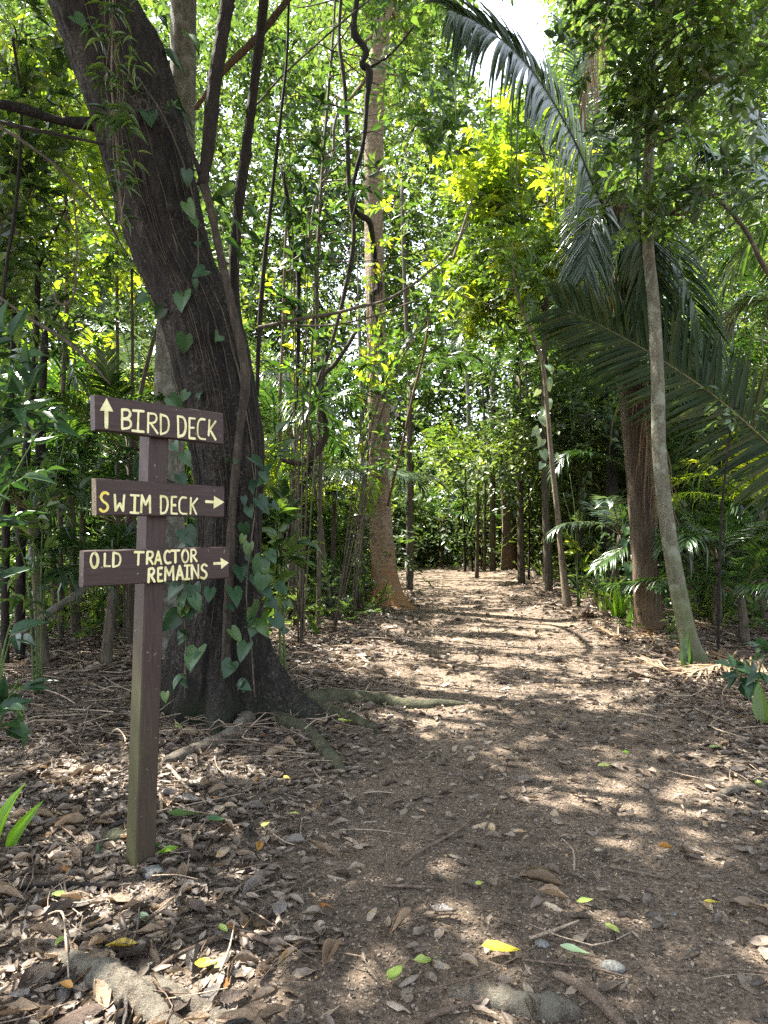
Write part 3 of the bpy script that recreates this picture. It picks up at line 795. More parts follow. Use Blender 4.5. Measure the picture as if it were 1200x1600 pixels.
# knots on the bark
for kx, ky, kr in ((264, 330, .05), (241, 366, .055), (330, 560, .04)):
    c = W(kx, ky, DB - .26)
    tube(tb, [c + np.array([0, .08, 0]), c + np.array([0, .0, .0]), c + np.array([0, -.025, -.008])], [kr * 1.5, kr, kr * .35], n=6, seg=9, rough=.15)
part('trunk', tb, [M['bark_dark']], big)
rb = Buf()
def groot(buf, pts, rads, lift=.0, n=22, seg=9, rs=rng, rough=.07):
    q = [G(*p) for p in pts]
    q = [np.array([a[0], a[1], a[2] + lift_]) for a, lift_ in zip(q, [r * .3 + lift for r in rads])]
    q[-1][2] -= .012
    tube(buf, q, rads, n=n, seg=seg, rough=rough, rs=rs)
groot(rb, [(425, 1113), (480, 1104), (545, 1096), (600, 1099), (640, 1105), (690, 1103), (735, 1099)], [.10, .095, .072, .058, .05, .04, .012], n=60, seg=16, rough=.05)
part('root', rb, [M['root_moss']], big)['label'] = 'long mossy root running out onto the trail'
rb = Buf(); groot(rb, [(425, 1122), (475, 1146), (502, 1170), (525, 1195), (545, 1222)], [.06, .055, .045, .038, .008], n=40, seg=14, rough=.05)
part('root', rb, [M['root_moss']], big)
rb = Buf(); groot(rb, [(385, 1128), (368, 1152), (335, 1166), (300, 1178), (262, 1194), (238, 1206)], [.07, .065, .055, .045, .034, .008], n=44, seg=14, rough=.05)
part('root', rb, [M['root']], big)
rb = Buf(); groot(rb, [(450, 1114), (505, 1116), (548, 1126), (582, 1140), (600, 1150)], [.09, .07, .045, .028, .006], n=40, seg=14, rough=.05)
part('root', rb, [M['root_moss']], big)
# its unseen crown, spread above the frame to shade the foreground
rs = np.random.default_rng(11)
blobs = []
for i in range(84):
    x = rs.uniform(-7.5, 2.6); y = rs.uniform(.3, 9.0) if i < 62 else rs.uniform(.2, 5.2); z = rs.uniform(max(7.2, EYE + .80 * y + .9), max(8.2, EYE + .8 * y + 2.6))
    blobs.append((np.array([x, y, z]), np.array([1.0, 1.0, .55]) * rs.uniform(.8, 1.25), 54))
top = spine[-1]
lb = Buf()
tube(lb, [top, top + np.array([-.4, -.2, 1.2]), top + np.array([-.3, -.3, 2.6])], [.27, .22, .12], n=10, seg=12)
hub = np.array([top + np.array([-.35, -.2, 1.5]), top + np.array([-.3, -.3, 2.4]), top])
limbs(lb, hub, [c for c, _, _ in blobs[::6]], .07, rs, seg=6)
part('limbs', lb, [M['bark_dark']], big)
cb = Buf(); P, A, Q = blob_sprays(rs, blobs, pad=.32)
sprays(cb, P, A, rs.uniform(.35, .7, len(P)), 11, .165, .078, L6, rs, 0, base_rnd=Q)
part('crown', cb, [M['mid']], big)
lb = Buf()
tube(lb, [W(148, 195, DB - .1), W(90, 188, 5.0), W(40, 172, 4.8), W(-20, 158, 4.6), W(-120, 130, 4.3)], [.05, .034, .034, .032, .03], n=16, seg=8, rough=.1)
part('branch', lb, [M['bark_dark']], big)['label'] = 'low bare branch reaching away from the trunk'

# straight grey trunk standing behind the leaning tree
bb_ = GX(262, 7.2)
tree('grey_trunk_tree', 'straight grey trunk mostly hidden behind the thick dark leaning tree', 'tree', bb_,
     [GX(262, 7.2) + [0, 0, -.1], W(262, 700, 7.2), W(268, 500, 7.2), W(284, 200, 7.2), W(288, 0, 7.2), W(292, -260, 7.2)], [.2, .17, .15, .135, .13, .11],
     [(W(300 + 80 * math.cos(a), -250 + 60 * math.sin(a * 2), 7.2 + math.sin(a)), .9, 60) for a in np.linspace(0, 6, 6)], 'mid', 'bark_grey', seed=21, seg=18)

# tan tree in the middle
DM = 11.9
mb = G(603, 945); DM = mb[1]
sp = [np.array([mb[0], DM, mb[2] - .2]), W(601, 900, DM), W(594, 800, DM), W(593, 700, DM), W(591, 600, DM), W(588, 500, DM), W(583, 300, DM), W(586, 150, DM), W(597, 40, DM), W(610, -60, DM), W(625, -260, DM)]
tr_ = [x / 2 / F * DM for x in (42, 37, 34, 33, 33, 29, 29, 28, 25, 24, 20)]
rs = np.random.default_rng(31)
blobs = [(W(600 + rs.uniform(-260, 180), rs.uniform(-360, -40), DM + rs.uniform(-1.5, 2)), 1.1, 80) for _ in range(12)]
blobs += [(W(rs.uniform(500, 690), rs.uniform(20, 180), DM + rs.uniform(.6, 1.8)), .7, 40) for _ in range(7)]
tree('buttressed_tree', 'pale tan tree with ringed bark and a flaring orange foot at the trail edge', 'tree', mb, sp, tr_, blobs, 'mid', 'bark_tan', seed=33, n=70, seg=40,
     lobes=[(R(-18), .62, .22, 9), (R(-80), .5, .25, 12), (R(-128), .4, .3, 10), (R(180), .28, .35, 8), (R(70), .3, .25, 6), (R(-48), .5, .2, 18)], Ls=.17, Ws=.075, sl=.55, k=9, limb_r=.05)

# slim tree at the right edge of the trail and its crown
rbs = G(1088, 1036); DR = rbs[1]
sp = [rbs + [0.02, 0, -.12], W(1074, 990, DR), W(1056, 900, DR), W(1040, 800, DR), W(1030, 700, DR), W(1028, 600, DR), W(1022, 480, DR), W(1012, 370, DR), W(1014, 240, DR - .2), W(1017, 120, DR - .3), W(1030, -60, DR - .5), W(1050, -230, DR - .8)]
tr_ = [x / 2 / F * DR for x in (40, 27, 24, 22, 21, 20, 18, 17, 14, 12, 10, 8)]
rs = np.random.default_rng(41)
blobs = []
for (a, b_, d, r, k) in [(1000, 120, 6.2, .36, 26), (965, 95, 6.3, .3, 18), (1050, 60, 6.0, .4, 22), (1095, 30, 6.0, .4, 22), (1040, 160, 6.2, .32, 18), (1000, 180, 6.3, .3, 16), (1000, 290, 6.4, .26, 14),
                         (1040, 300, 6.3, .24, 12), (960, 320, 6.4, .22, 10), (1010, 345, 6.7, .18, 9), (1090, 300, 6.2, .3, 12), (1150, 300, 6.0, .35, 14), (1130, 20, 6.0, .4, 22), (1180, -40, 5.8, .5, 26), (1000, -60, 6.0, .5, 30), (985, 30, 6.4, .3, 16),
                         (1180, 120, 5.6, .3, 8), (960, 10, 6.6, .3, 14), (1160, 70, 5.7, .35, 12), (1100, 110, 6.1, .32, 12), (1080, 190, 6.2, .28, 9)]:
    blobs.append((W(a, b_, d), np.array([r, r, r * .7]), k))
for i in range(10):  # unseen sprays added overhead to shade the foreground
    x = rs.uniform(1.0, 4.0); y = rs.uniform(1.2, 6.0); z = rs.uniform(max(5.6, EYE + .78 * y + .7), max(6.6, EYE + .78 * y + 2.4))
    blobs.append((np.array([x, y, z]), np.array([.95, .95, .5]) * rs.uniform(.8, 1.2), 34))
tree('slim_tree', 'slim grey tree with a curved foot and leafy crown beside the fibrous palm trunk', 'tree', rbs, sp, tr_, blobs, 'mid', 'bark_slim', seed=43, n=60, seg=20,
     lobes=[(R(-20), .16, .12, 7), (R(200), .1, .12, 6), (R(-80), .09, .1, 6), (R(60), .1, .1, 5)], Ls=.125, Ws=.058, sl=.34, k=8, limb_r=.02)

# slender leaning tree further along the right side of the trail
sbs = G(888, 948); DS = sbs[1]
sp = [sbs + [0, 0, -.1], W(880, 890, DS), W(872, 810, DS), W(862, 720, DS), W(855, 640, DS), W(846, 560, DS), W(822, 500, DS), W(806, 450, DS), W(800, 380, DS)]
tr_ = [x / 2 / F * DS for x in (16, 10, 8.5, 7.5, 7, 6, 5, 4, 3)]
tree('slender_tree', 'slender pale leaning tree hung with heart shaped climber leaves right of the trail', 'tree', sbs, sp, tr_,
     [(W(790, 400, DS), .6, 40), (W(830, 440, DS), .5, 30), (W(770, 460, DS), .5, 26), (W(745, 430, DS - .5), .45, 24)], 'mid', 'bark_pale', seed=51, n=40, seg=12, Ls=.16, Ws=.07, sl=.4, limb_r=.014)

# the bright yellow-green tree in the middle distance
yb = GX(858, 14.5)
sp = [yb + [0, 0, -.1], W(852, 760, 14.5), W(850, 600, 14.5), W(852, 500, 14.5), W(856, 400, 14.5), W(858, 320, 14.5), W(850, 240, 14.5)]
rs = np.random.default_rng(61)
blobs = [(W(rs.uniform(690, 930), rs.uniform(215, 490), 14.2 + rs.uniform(-1.6, 1.6)), rs.uniform(.5, .9), 30) for _ in range(34)]
blobs += [(W(rs.normal(790, 40), rs.normal(215, 30), 14.2), .5, 26) for _ in range(5)]
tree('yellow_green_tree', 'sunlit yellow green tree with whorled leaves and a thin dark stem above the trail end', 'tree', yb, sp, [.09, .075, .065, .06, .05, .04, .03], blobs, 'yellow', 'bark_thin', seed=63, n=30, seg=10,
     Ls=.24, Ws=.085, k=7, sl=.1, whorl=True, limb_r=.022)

# ------------------------------------------------------------------ tall palm with fibrous trunk
pb = G(1016, 988); DP = pb[1]
palm = thing('tall_palm', 'tall palm with a fibrous orange brown trunk and drooping fronds right of the trail', 'palm', pb)
tb = Buf()
sp = [pb + [0, 0, -.12], W(1010, 930, DP), W(1004, 850, DP), W(998, 770, DP), W(992, 690, DP), W(984, 610, DP), W(974, 480, DP), W(966, 350, DP), W(963, 280, DP)]
trunk(tb, sp, [x / 2 / F * DP for x in (46, 40, 37, 35, 35, 34, 30, 28, 25)], [(R(-30), .06, .1, 6), (R(200), .05, .1, 6)], n=50, seg=26, rs=np.random.default_rng(71), rough=.06)
part('trunk', tb, [M['bark_fibre']], palm)
crown_p = W(963, 300, DP)
rs = np.random.default_rng(73)
def frond_part(t, ctrl, lm, sm, **kw):
    b = Buf(); frond(b, ctrl, rs=rs, **kw)
    return part('frond', b, [M[lm], M[sm]], t)
frond_part(palm, [W(955, 345, DP), W(925, 285, 8.4), W(893, 212, 7.9), W(845, 130, 7.4), W(795, 72, 7.0), W(742, 34, 6.7), W(705, 18, 6.5)], 'palm_sky_sheen', 'rachis_dark', n=130, Lmax=.8, wid=.05, r0=.024, droop=.42, up=(.15, -.93, .35), lift=.05, a0=66, a1=40, start=.05, K=6, prof=.3)['label'] = 'long glossy frond, its colour carrying a bluish sky sheen, arching up across the sky gap'
frond_part(palm, [crown_p, W(985, 360, 8.6), W(1015, 440, 8.3), W(1050, 540, 8.1), W(1090, 640, 8.0)], 'palm', 'rachis_dark', n=60, Lmax=.85, wid=.045, droop=.3, up=(.3, -.9, .2), a0=50, a1=25)
frond_part(palm, [crown_p, W(995, 340, 8.8), W(1050, 400, 8.5), W(1085, 480, 8.3), W(1105, 560, 8.2)], 'palm', 'rachis', n=56, Lmax=.8, wid=.045, droop=.35, up=(.3, -.9, .2), a0=50, a1=25)
frond_part(palm, [crown_p, W(985, 335, 8.5), W(1000, 380, 8.2), W(1008, 450, 8.0), W(1010, 530, 7.9)], 'palm_shaded', 'rachis_dark', n=52, Lmax=.8, wid=.045, droop=.2, up=(.2, -.95, .2), a0=45, a1=20)
frond_part(palm, [crown_p, W(945, 300, 8.7), W(925, 350, 8.5), W(915, 420, 8.4), W(910, 480, 8.4)], 'palm_sky_sheen', 'rachis_dark', n=52, Lmax=.75, wid=.045, droop=.3, up=(-.3, -.9, .3), a0=45, a1=20)
frond_part(palm, [crown_p, W(985, 240, 8.7), W(1030, 205, 8.3), W(1080, 215, 8.0), W(1130, 260, 7.7)], 'palm', 'rachis_dark', n=56, Lmax=.8, wid=.045, droop=.5, a0=60, a1=30)
frond_part(palm, [crown_p, W(960, 210, 9.0), W(985, 110, 9.3), W(1040, 40, 9.6), W(1110, 10, 10)], 'palm', 'rachis_dark', n=56, Lmax=.8, wid=.045, droop=.5, a0=60, a1=30)
frond_part(palm, [crown_p, W(945, 240, 9.3), W(920, 160, 9.8), W(900, 90, 10.2), W(870, 30, 10.7)], 'palm', 'rachis_dark', n=56, Lmax=.8, wid=.045, droop=.5, a0=60, a1=30)
for q in ([W(975, 300, 8.8), W(985, 250, 8.6), W(965, 30, 8.6)], ):
    pass
for a, b_, c, e, d in ((950, 20, 905, 190, 8.6), (965, 330, 945, 520, 8.7), (985, 560, 1040, 760, 8.6), (1000, 600, 1050, 830, 8.5), (1000, 610, 1022, 790, 8.4)):
    frond_part(palm, [W(a, b_, d + .2), W(a + (c - a) * .15, b_ + (e - b_) * .1 - 12, d), W(a + (c - a) * .6, b_ + (e - b_) * .5, d), W(c, e, d)], 'dead_palm', 'rachis', n=38, Lmax=.45, wid=.018, droop=.9, up=(.3, -.9, .1), a0=32, a1=12, gap=.3, ragged=.4)['label'] = 'withered brown frond hanging down'

# palm standing just outside on the right; its fronds reach into the picture
q0 = np.array([5.25, 7.6, 0.0]); q0[2] = float(gh(5.25, 7.6))
palm2 = thing('feather_palm', 'feather palm with one broad shade-dark frond reaching left across the slim grey tree', 'palm', q0)
tb = Buf(); cp = np.array([5.2, 7.55, 1.75])
trunk(tb, [q0 + [0, 0, -.1], q0 + [0, 0, .8], cp + [0, 0, -.3], cp], [.2, .15, .13, .11], n=16, seg=16)
part('trunk', tb, [M['bark_fibre']], palm2)
rs = np.random.default_rng(77)
frond_part(palm2, [cp, W(1275, 755, 7.5), W(1200, 692, 7.5), W(1120, 622, 7.55), W(1045, 570, 7.65), W(975, 528, 7.75), W(920, 500, 7.85), W(872, 480, 7.95)], 'palm_shaded', 'rachis', n=130, Lmax=.92, wid=.048, r0=.022, droop=.10, up=(.05, -.97, .2), a0=74, a1=42, lift=-.03, start=.1, prof=.42)['label'] = 'broad olive brown frond showing its underside, shade put into its dark colour'
frond_part(palm2, [cp, cp + [.1, 0, 1.4], W(1245, 330, 7.2), W(1200, 218, 7.2), W(1140, 140, 7.2), W(1085, 98, 7.3), W(1040, 90, 7.4)], 'palm_sky_sheen', 'rachis_dark', n=84, Lmax=.8, wid=.045, r0=.02, droop=.55, up=(.3, -.7, .6), a0=62, a1=30, start=.35)
frond_part(palm2, [cp, cp + [.2, .3, 1.0], W(1265, 360, 7.6), W(1200, 282, 7.6), W(1150, 248, 7.7), W(1100, 240, 7.8)], 'palm_sky_sheen', 'rachis_dark', n=76, Lmax=.8, wid=.045, droop=.6, up=(.3, -.7, .6), a0=62, a1=30, start=.3)
frond_part(palm2, [cp, W(1290, 560, 8.0), W(1225, 480, 8.2), W(1175, 470, 8.4), W(1138, 500, 8.6), W(1112, 570, 8.8)], 'palm_sky_sheen', 'rachis', n=66, Lmax=.7, wid=.04, droop=.6, a0=60, a1=30, start=.2)
frond_part(palm2, [cp, cp + [.3, -.3, .9], cp + [.5, -.9, 1.5], cp + [.6, -1.7, 1.5]], 'palm', 'rachis', n=56, Lmax=.7, wid=.04, droop=.5)
frond_part(palm2, [cp, cp + [.6, .5, 1.0], cp + [1.4, .9, 1.6], cp + [2.3, 1.2, 1.5]], 'palm', 'rachis', n=56, Lmax=.7, wid=.04, droop=.5)
frond_part(palm2, [cp, cp + [.2, .8, 1.0], W(1230, 350, 8.4), W(1170, 380, 8.8), W(1135, 440, 9.0)], 'palm', 'rachis', n=56, Lmax=.8, wid=.04, droop=.5)

# ------------------------------------------------------------------ understorey palms
def small_palm(label, px, d, h, nf, fl, seed, leaf='palm', spread=1.0, a_mid=None, a_w=2 * math.pi, n=34, trunk_r=.05, wid=.035, lm=.45, rachis='rachis', group='understorey palms'):
    rs = np.random.default_rng(seed)
    bse = GX(px, d)
    t = thing('understorey_palm', label, 'palm', bse, group)
    tb = Buf(); cpt = bse + np.array([rs.normal(0, .05), rs.normal(0, .05), h])
    trunk(tb, [bse + [0, 0, -.1], (bse + cpt) / 2, cpt], [trunk_r * 1.2, trunk_r, trunk_r * .8], n=8, seg=9)
    part('trunk', tb, [M['bark_thin']], t)
    for i in range(nf):
        a = (2 * math.pi * i / nf + rs.uniform(-.3, .3)) if a_mid is None else a_mid + a_w * ((i + .5) / nf - .5) + rs.uniform(-.2, .2)
        el = rs.uniform(.5, 1.25); L = fl * rs.uniform(.8, 1.15)
        u = np.array([math.cos(a), math.sin(a), 0]) * spread
        c = [cpt]
        for s in (.3, .6, .85, 1.0):
            c.append(cpt + u * L * s * math.cos(el) * 1.1 + np.array([0, 0, L * (s * math.sin(el) - .55 * s * s * rs.uniform(.75, 1.1))]))
        b = Buf(); frond(b, c, n=n, Lmax=lm * rs.uniform(.85, 1.1), wid=wid, r0=.01, r1=.003, droop=rs.uniform(.25, .5), rs=rs, K=4, start=.18, tone=rs.uniform(.2, .8))
        part('frond', b, [M[leaf], M[rachis]], t)
small_palm('slender palm with ladder like dark fronds at the far left behind the leaning tree', 120, 8.4, 1.9, 9, 2.1, 101, 'palm', n=42)
small_palm('low palm whose dark fronds show just left of the top sign board', 165, 6.6, .75, 7, 1.3, 102, 'dark', n=36, lm=.4)
small_palm('palm with broad horizontal fronds between the leaning tree and the tan tree', 455, 10.2, 2.7, 10, 2.5, 103, 'palm', n=44, lm=.6)
small_palm('palm with one pale glossy frond close to the left side of the tan tree', 520, 12.5, 2.0, 8, 2.4, 104, 'palm_sky_sheen', n=44, lm=.55)
small_palm('dark drooping palm just right of the tan tree', 640, 15.5, 4.6, 8, 2.4, 105, 'dark', n=40, lm=.6, trunk_r=.07)
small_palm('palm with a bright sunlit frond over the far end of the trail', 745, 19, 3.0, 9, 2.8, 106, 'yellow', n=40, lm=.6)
small_palm('grey green palm behind the slender leaning tree', 905, 16.5, 3.2, 10, 2.8, 107, 'palm_sky_sheen', n=44, lm=.6)
small_palm('small palm with pale fronds just left of the fibrous trunk', 955, 11.5, 1.2, 8, 1.5, 108, 'palm_sky_sheen', n=36, lm=.4)
small_palm('fan of light green fronds low behind the slim grey tree', 1120, 8.6, .9, 9, 1.6, 109, 'palm', n=46, lm=.45, wid=.028)
small_palm('bushy palm with yellow green fronds behind the brown dead fronds', 1190, 9.8, 1.6, 10, 1.9, 110, 'yellow', n=40)
small_palm('dark palm high in the middle distance above the trail', 770, 22, 6.2, 10, 3.2, 111, 'palm', n=40, lm=.7, trunk_r=.09)
small_palm('palm with hanging fronds under the yellow green tree', 815, 17, 5.2, 8, 2.6, 112, 'palm', n=40, lm=.65, trunk_r=.08)
small_palm('pale tall palm far behind the leaning tree on its left', 205, 11.5, 3.4, 9, 2.6, 113, 'palm_sky_sheen', n=40, lm=.8)
small_palm('broad palm behind the tangled lianas', 400, 14.5, 3.6, 10, 3.0, 114, 'dark', n=42, lm=.65)
small_palm('low spreading palm among the undergrowth left of the tan tree', 500, 13.5, .8, 9, 1.8, 115, 'palm', n=38)
small_palm('tall green palm at the far right behind the feather palm', 1230, 11.5, 4.4, 10, 3.0, 116, 'palm', n=44, lm=.75, trunk_r=.08)
small_palm('low palm at the left edge among dark thin stems', 30, 7.6, .6, 8, 1.5, 117, 'palm', n=36)
small_palm('palm with fronds spilling toward the trail bend', 690, 24, 1.6, 9, 2.6, 118, 'palm', n=36, lm=.6)

small_palm('dense low palm filling the gap right of the fibrous trunk', 1085, 10.4, 1.0, 10, 1.9, 119, 'palm', n=42, lm=.5)
small_palm('low palm with arching fine fronds close to the right edge', 1165, 7.9, .55, 9, 1.5, 120, 'palm', n=44, lm=.4, wid=.026)
small_palm('palm with upright green fronds behind the fibrous trunk', 1010, 13.5, 2.2, 10, 2.4, 121, 'dark', n=42, lm=.55)
small_palm('palm with long dark fronds at the left behind the drooping leafy shrub', 55, 9.8, 2.6, 10, 2.4, 122, 'dark', n=42, lm=.55)
small_palm('light green palm between the brown stems left of the signpost', 190, 10.6, 1.4, 9, 2.0, 123, 'palm', n=40, lm=.5)
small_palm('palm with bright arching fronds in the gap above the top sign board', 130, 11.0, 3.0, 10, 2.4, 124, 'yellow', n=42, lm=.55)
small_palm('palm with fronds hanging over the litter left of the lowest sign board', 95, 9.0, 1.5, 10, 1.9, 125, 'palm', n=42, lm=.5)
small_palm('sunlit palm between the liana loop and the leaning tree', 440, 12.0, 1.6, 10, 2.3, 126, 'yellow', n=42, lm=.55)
small_palm('palm with drooping fronds directly left of the top sign board', 70, 6.6, 1.5, 9, 1.6, 127, 'palm', n=44, lm=.42)
small_palm('palm with long light fronds between the grey trunk and the brown stems', 205, 7.9, 2.1, 9, 1.8, 128, 'palm', n=44, lm=.45)
# ------------------------------------------------------------------ lianas and thin stems
def stem(name, label, pts, rads, mat, cat='vine', d=None, n=None, seg=8, rough=.08, group=None, foot=False, seed=1):
    q = [W(p[0], p[1], p[2] if len(p) > 2 else d) for p in pts]
    b = Buf()
    tube(b, q, rads, n=n or len(q) * 7, seg=seg, rough=rough, rs=np.random.default_rng(seed))
    return solo(name, b, [M[mat]], label, cat, base=q[0], group=group)
DV = 4.82
stem('liana', 'brown woody liana climbing the front of the leaning tree from its foot to a fork', [(352, 1055, 4.75), (358, 900, 4.85), (366, 760, 4.88), (376, 660, 4.88), (384, 600, 4.88), (376, 540, 4.88), (360, 470, 4.88), (345, 400, 4.9), (330, 330, 4.9), (318, 285, 4.9), (312, 262, 4.9)], np.array([.034, .03, .03, .03, .036, .034, .03, .028, .028, .034, .03]), 'bark_mid', 'liana')
stem('liana', 'thick black liana rising straight from the fork on the leaning tree', [(316, 290, 4.9), (324, 240, 4.9), (330, 180, 4.9), (338, 110, 4.9), (348, 50, 4.9), (360, -20, 4.9), (375, -140, 4.9)], [.04, .047, .05, .05, .051, .051, .048], 'liana', 'liana')
stem('liana', 'thin black liana branching left from the fork over the bark', [(314, 270, 4.87), (300, 240, 4.86), (285, 205, 4.84), (262, 150, 4.82), (240, 90, 4.82)], [.022, .016, .012, .01, .008], 'liana', 'liana')
stem('liana', 'long straight black stem standing right beside the leaning tree', [(388, 640, 6.0), (366, 450, 6.0), (372, 330, 6.0), (385, 230, 6.0), (398, 130, 6.0), (406, 60, 6.0), (414, -20, 6.0), (425, -150, 6.0)], [.042, .046, .046, .046, .042, .044, .042, .038], 'liana', 'liana')
stem('liana', 'rusty branch crossing behind the black lianas near the top', [(305, 170, 6.3), (350, 110, 6.3), (390, 70, 6.3), (430, 25, 6.3), (470, -30, 6.3)], [.02, .03, .035, .032, .03], 'bark_fibre', 'branch')
stem('liana', 'twisted dark liana hanging in front of the tan tree and snaking across its bark', [(560, -40, 9), (556, 15, 9), (553, 50, 9), (572, 80, 9), (566, 100, 9), (577, 110, 9), (573, 160, 9), (568, 220, 9), (556, 270, 9), (550, 300, 9), (556, 330, 9), (576, 345, 9.4), (583, 380, 10.6), (588, 420, 11.2), (592, 450, 11.3), (581, 462, 11.3), (590, 500, 11.3), (596, 540, 11.3), (602, 590, 11.2), (612, 630, 11), (624, 655, 10.8)],
     [.03, .035, .05, .04, .045, .05, .032, .03, .03, .03, .035, .04, .042, .05, .055, .05, .04, .042, .05, .045, .03], 'liana', 'liana', seed=4)
stem('liana', 'long dark liana sweeping down left of the tan tree into a curl', [(535, -40, 8.5), (530, 60, 8.5), (538, 130, 8.5), (543, 220, 8.5), (546, 300, 8.5), (553, 350, 8.5), (550, 400, 8.5), (540, 450, 8.5), (528, 500, 8.5), (515, 545, 8.5), (500, 590, 8.5), (485, 630, 8.5), (480, 660, 8.5), (487, 690, 8.5), (482, 715, 8.5)], [.024, .022, .028, .028, .032, .028, .028, .028, .025, .025, .023, .023, .021, .02, .016], 'bark_mid', 'liana', seed=5)
stem('liana', 'thick looping liana that hooks left above the undergrowth', [(555, 520, 8.9), (540, 545, 8.9), (522, 570, 8.9), (503, 590, 8.9), (500, 620, 8.9), (508, 655, 8.9), (508, 685, 8.9), (495, 705, 8.9), (475, 720, 8.9), (455, 722, 8.9), (438, 716, 8.9)], [.025, .028, .03, .034, .036, .038, .042, .046, .045, .038, .02], 'bark_mid', 'liana', seed=6)
stem('liana', 'thin dark stem sloping from the liana loop down to the undergrowth', [(500, 690, 9.2), (478, 745, 9.2), (462, 790, 9.2), (452, 830, 9.2), (446, 870, 9.2)], [.045, .04, .035, .03, .03], 'liana', 'liana')
stem('liana', 'thin black vine hanging straight between the black stem and the tan tree', [(452, -20, 7), (448, 90, 7), (440, 170, 7), (432, 240, 7), (422, 330, 7), (414, 400, 7), (408, 470, 7), (404, 540, 7), (402, 620, 7)], [.014, .014, .016, .018, .02, .024, .026, .022, .02], 'liana', 'liana')
stem('liana', 'thin crooked dark vine hanging beside the ladder like palm fronds', [(440, 260, 8), (450, 320, 8), (455, 380, 8), (465, 420, 8), (467, 480, 8), (466, 540, 8), (464, 600, 8), (462, 640, 8)], [.02, .03, .03, .028, .026, .024, .022, .02], 'liana', 'liana')
stem('liana', 'pale crooked vine hanging in the bright gap left of the tan tree', [(530, 170, 9.5), (522, 200, 9.5), (520, 240, 9.5), (505, 280, 9.5), (492, 320, 9.5), (484, 370, 9.5), (470, 400, 9.5)], [.02, .022, .02, .024, .024, .024, .02], 'bark_grey', 'liana')
stem('liana', 'fine dark twig arching across the top from the knotted liana', [(580, 105, 9), (610, 85, 9), (640, 50, 9), (665, 10, 9)], [.02, .016, .012, .01], 'liana', 'branch')
stem('liana', 'long thin branch sloping up right across the black stems', [(400, 165, 7.6), (440, 120, 7.6), (485, 78, 7.6), (540, 30, 7.6), (590, -10, 7.6)], [.012, .012, .011, .01, .008], 'bark_thin', 'branch')
stem('liana', 'long thin branch running level then rising in front of the tan tree', [(404, 512, 6.4), (460, 500, 6.4), (520, 490, 6.4), (560, 480, 6.4), (600, 470, 6.4), (640, 448, 6.4), (670, 425, 6.4), (700, 400, 6.4), (735, 345, 6.4)], [.018, .016, .016, .014, .013, .012, .01, .009, .006], 'bark_thin', 'branch')
stem('liana', 'second fine branch below the long level branch', [(450, 508, 6.6), (520, 508, 6.6), (590, 492, 6.6), (650, 470, 6.6), (700, 462, 6.6)], [.009, .009, .008, .007, .005], 'bark_thin', 'branch')
stem('liana', 'straight reddish vine slanting down to the tan tree trunk', [(672, 490, 10.5), (660, 560, 10.5), (645, 620, 10.6), (630, 690, 10.8), (615, 750, 11), (606, 790, 11.2)], [.02, .02, .022, .022, .022, .02], 'bark_fibre', 'liana')
stem('liana', 'pale thin stem leaning in the bright leaves above the trail', [(738, 310, 13), (725, 350, 13), (708, 405, 13)], [.02, .024, .03], 'bark_pale', 'branch')
stem('liana', 'dark bare branch crossing behind the leaves at the right edge', [(1230, 470, 6.8), (1190, 410, 6.8), (1165, 360, 6.8), (1120, 310, 6.8), (1060, 270, 6.8)], [.03, .026, .022, .018, .012], 'bark_thin', 'branch')
stem('fallen_branch', 'grey fallen branch propped on the ground and rising behind the lowest sign board', [(20, 995, 5.6), (60, 970, 5.7), (95, 945, 5.8), (125, 925, 5.9), (160, 895, 6.1), (185, 870, 6.3)], [.035, .033, .032, .03, .026, .02], 'bark_grey', 'branch')
stem('liana', 'thin black vine hanging at the far left over the palm fronds', [(20, 60, 5.5), (33, 160, 5.5), (30, 260, 5.5), (22, 340, 5.5), (8, 430, 5.5), (2, 520, 5.5)], [.012, .012, .013, .013, .013, .012], 'liana', 'liana')
stem('liana', 'dark crooked branch rising at the left edge into the bright leaves', [(0, 500, 6.5), (10, 440, 6.5), (25, 380, 6.5), (30, 340, 6.5), (45, 300, 6.5), (60, 260, 6.5), (85, 240, 6.5)], [.036, .032, .03, .028, .026, .022, .016], 'bark_thin', 'branch')
stem('liana', 'thin bare branch sloping down from the left edge below the low branch', [(-20, 185, 5.4), (50, 230, 5.4), (100, 270, 5.4), (150, 320, 5.4), (200, 400, 5.4)], [.014, .012, .01, .009, .007], 'bark_thin', 'branch')
stem('liana', 'thin level branch just under the low branch of the leaning tree', [(-20, 185, 4.9), (30, 198, 4.9), (90, 210, 4.9), (160, 225, 4.9)], [.016, .015, .013, .009], 'liana', 'branch')
stem('liana', 'thin branch slanting down right toward the top sign board', [(0, 465, 5.2), (50, 500, 5.2), (100, 530, 5.2), (140, 565, 5.2), (172, 600, 5.2)], [.01, .012, .013, .012, .008], 'bark_thin', 'branch')
stem('liana', 'curled pale vine hanging over the dark fronds at left', [(85, 452, 6), (88, 470, 6), (100, 476, 6), (113, 465, 6), (118, 440, 6), (120, 380, 6), (115, 300, 6)], [.01, .012, .012, .01, .009, .008, .008], 'bark_pale', 'liana')
for i, (a, lab) in enumerate([(262, 'thin pale root hanging down the bark of the leaning tree beside its knots'), (225, 'fine dark vine running along the shaded edge of the leaning tree')]):
    pts = [(a - 60 + k * 22 + (6 if k % 2 else -3), 170 + k * 70, 4.93) for k in range(6)] if i == 0 else [(150 + k * 26 - (k == 0) * 6, 120 + k * 80, 4.97) for k in range(7)]
    stem('liana', lab, pts, np.full(len(pts), .009), 'bark_thin', 'liana')

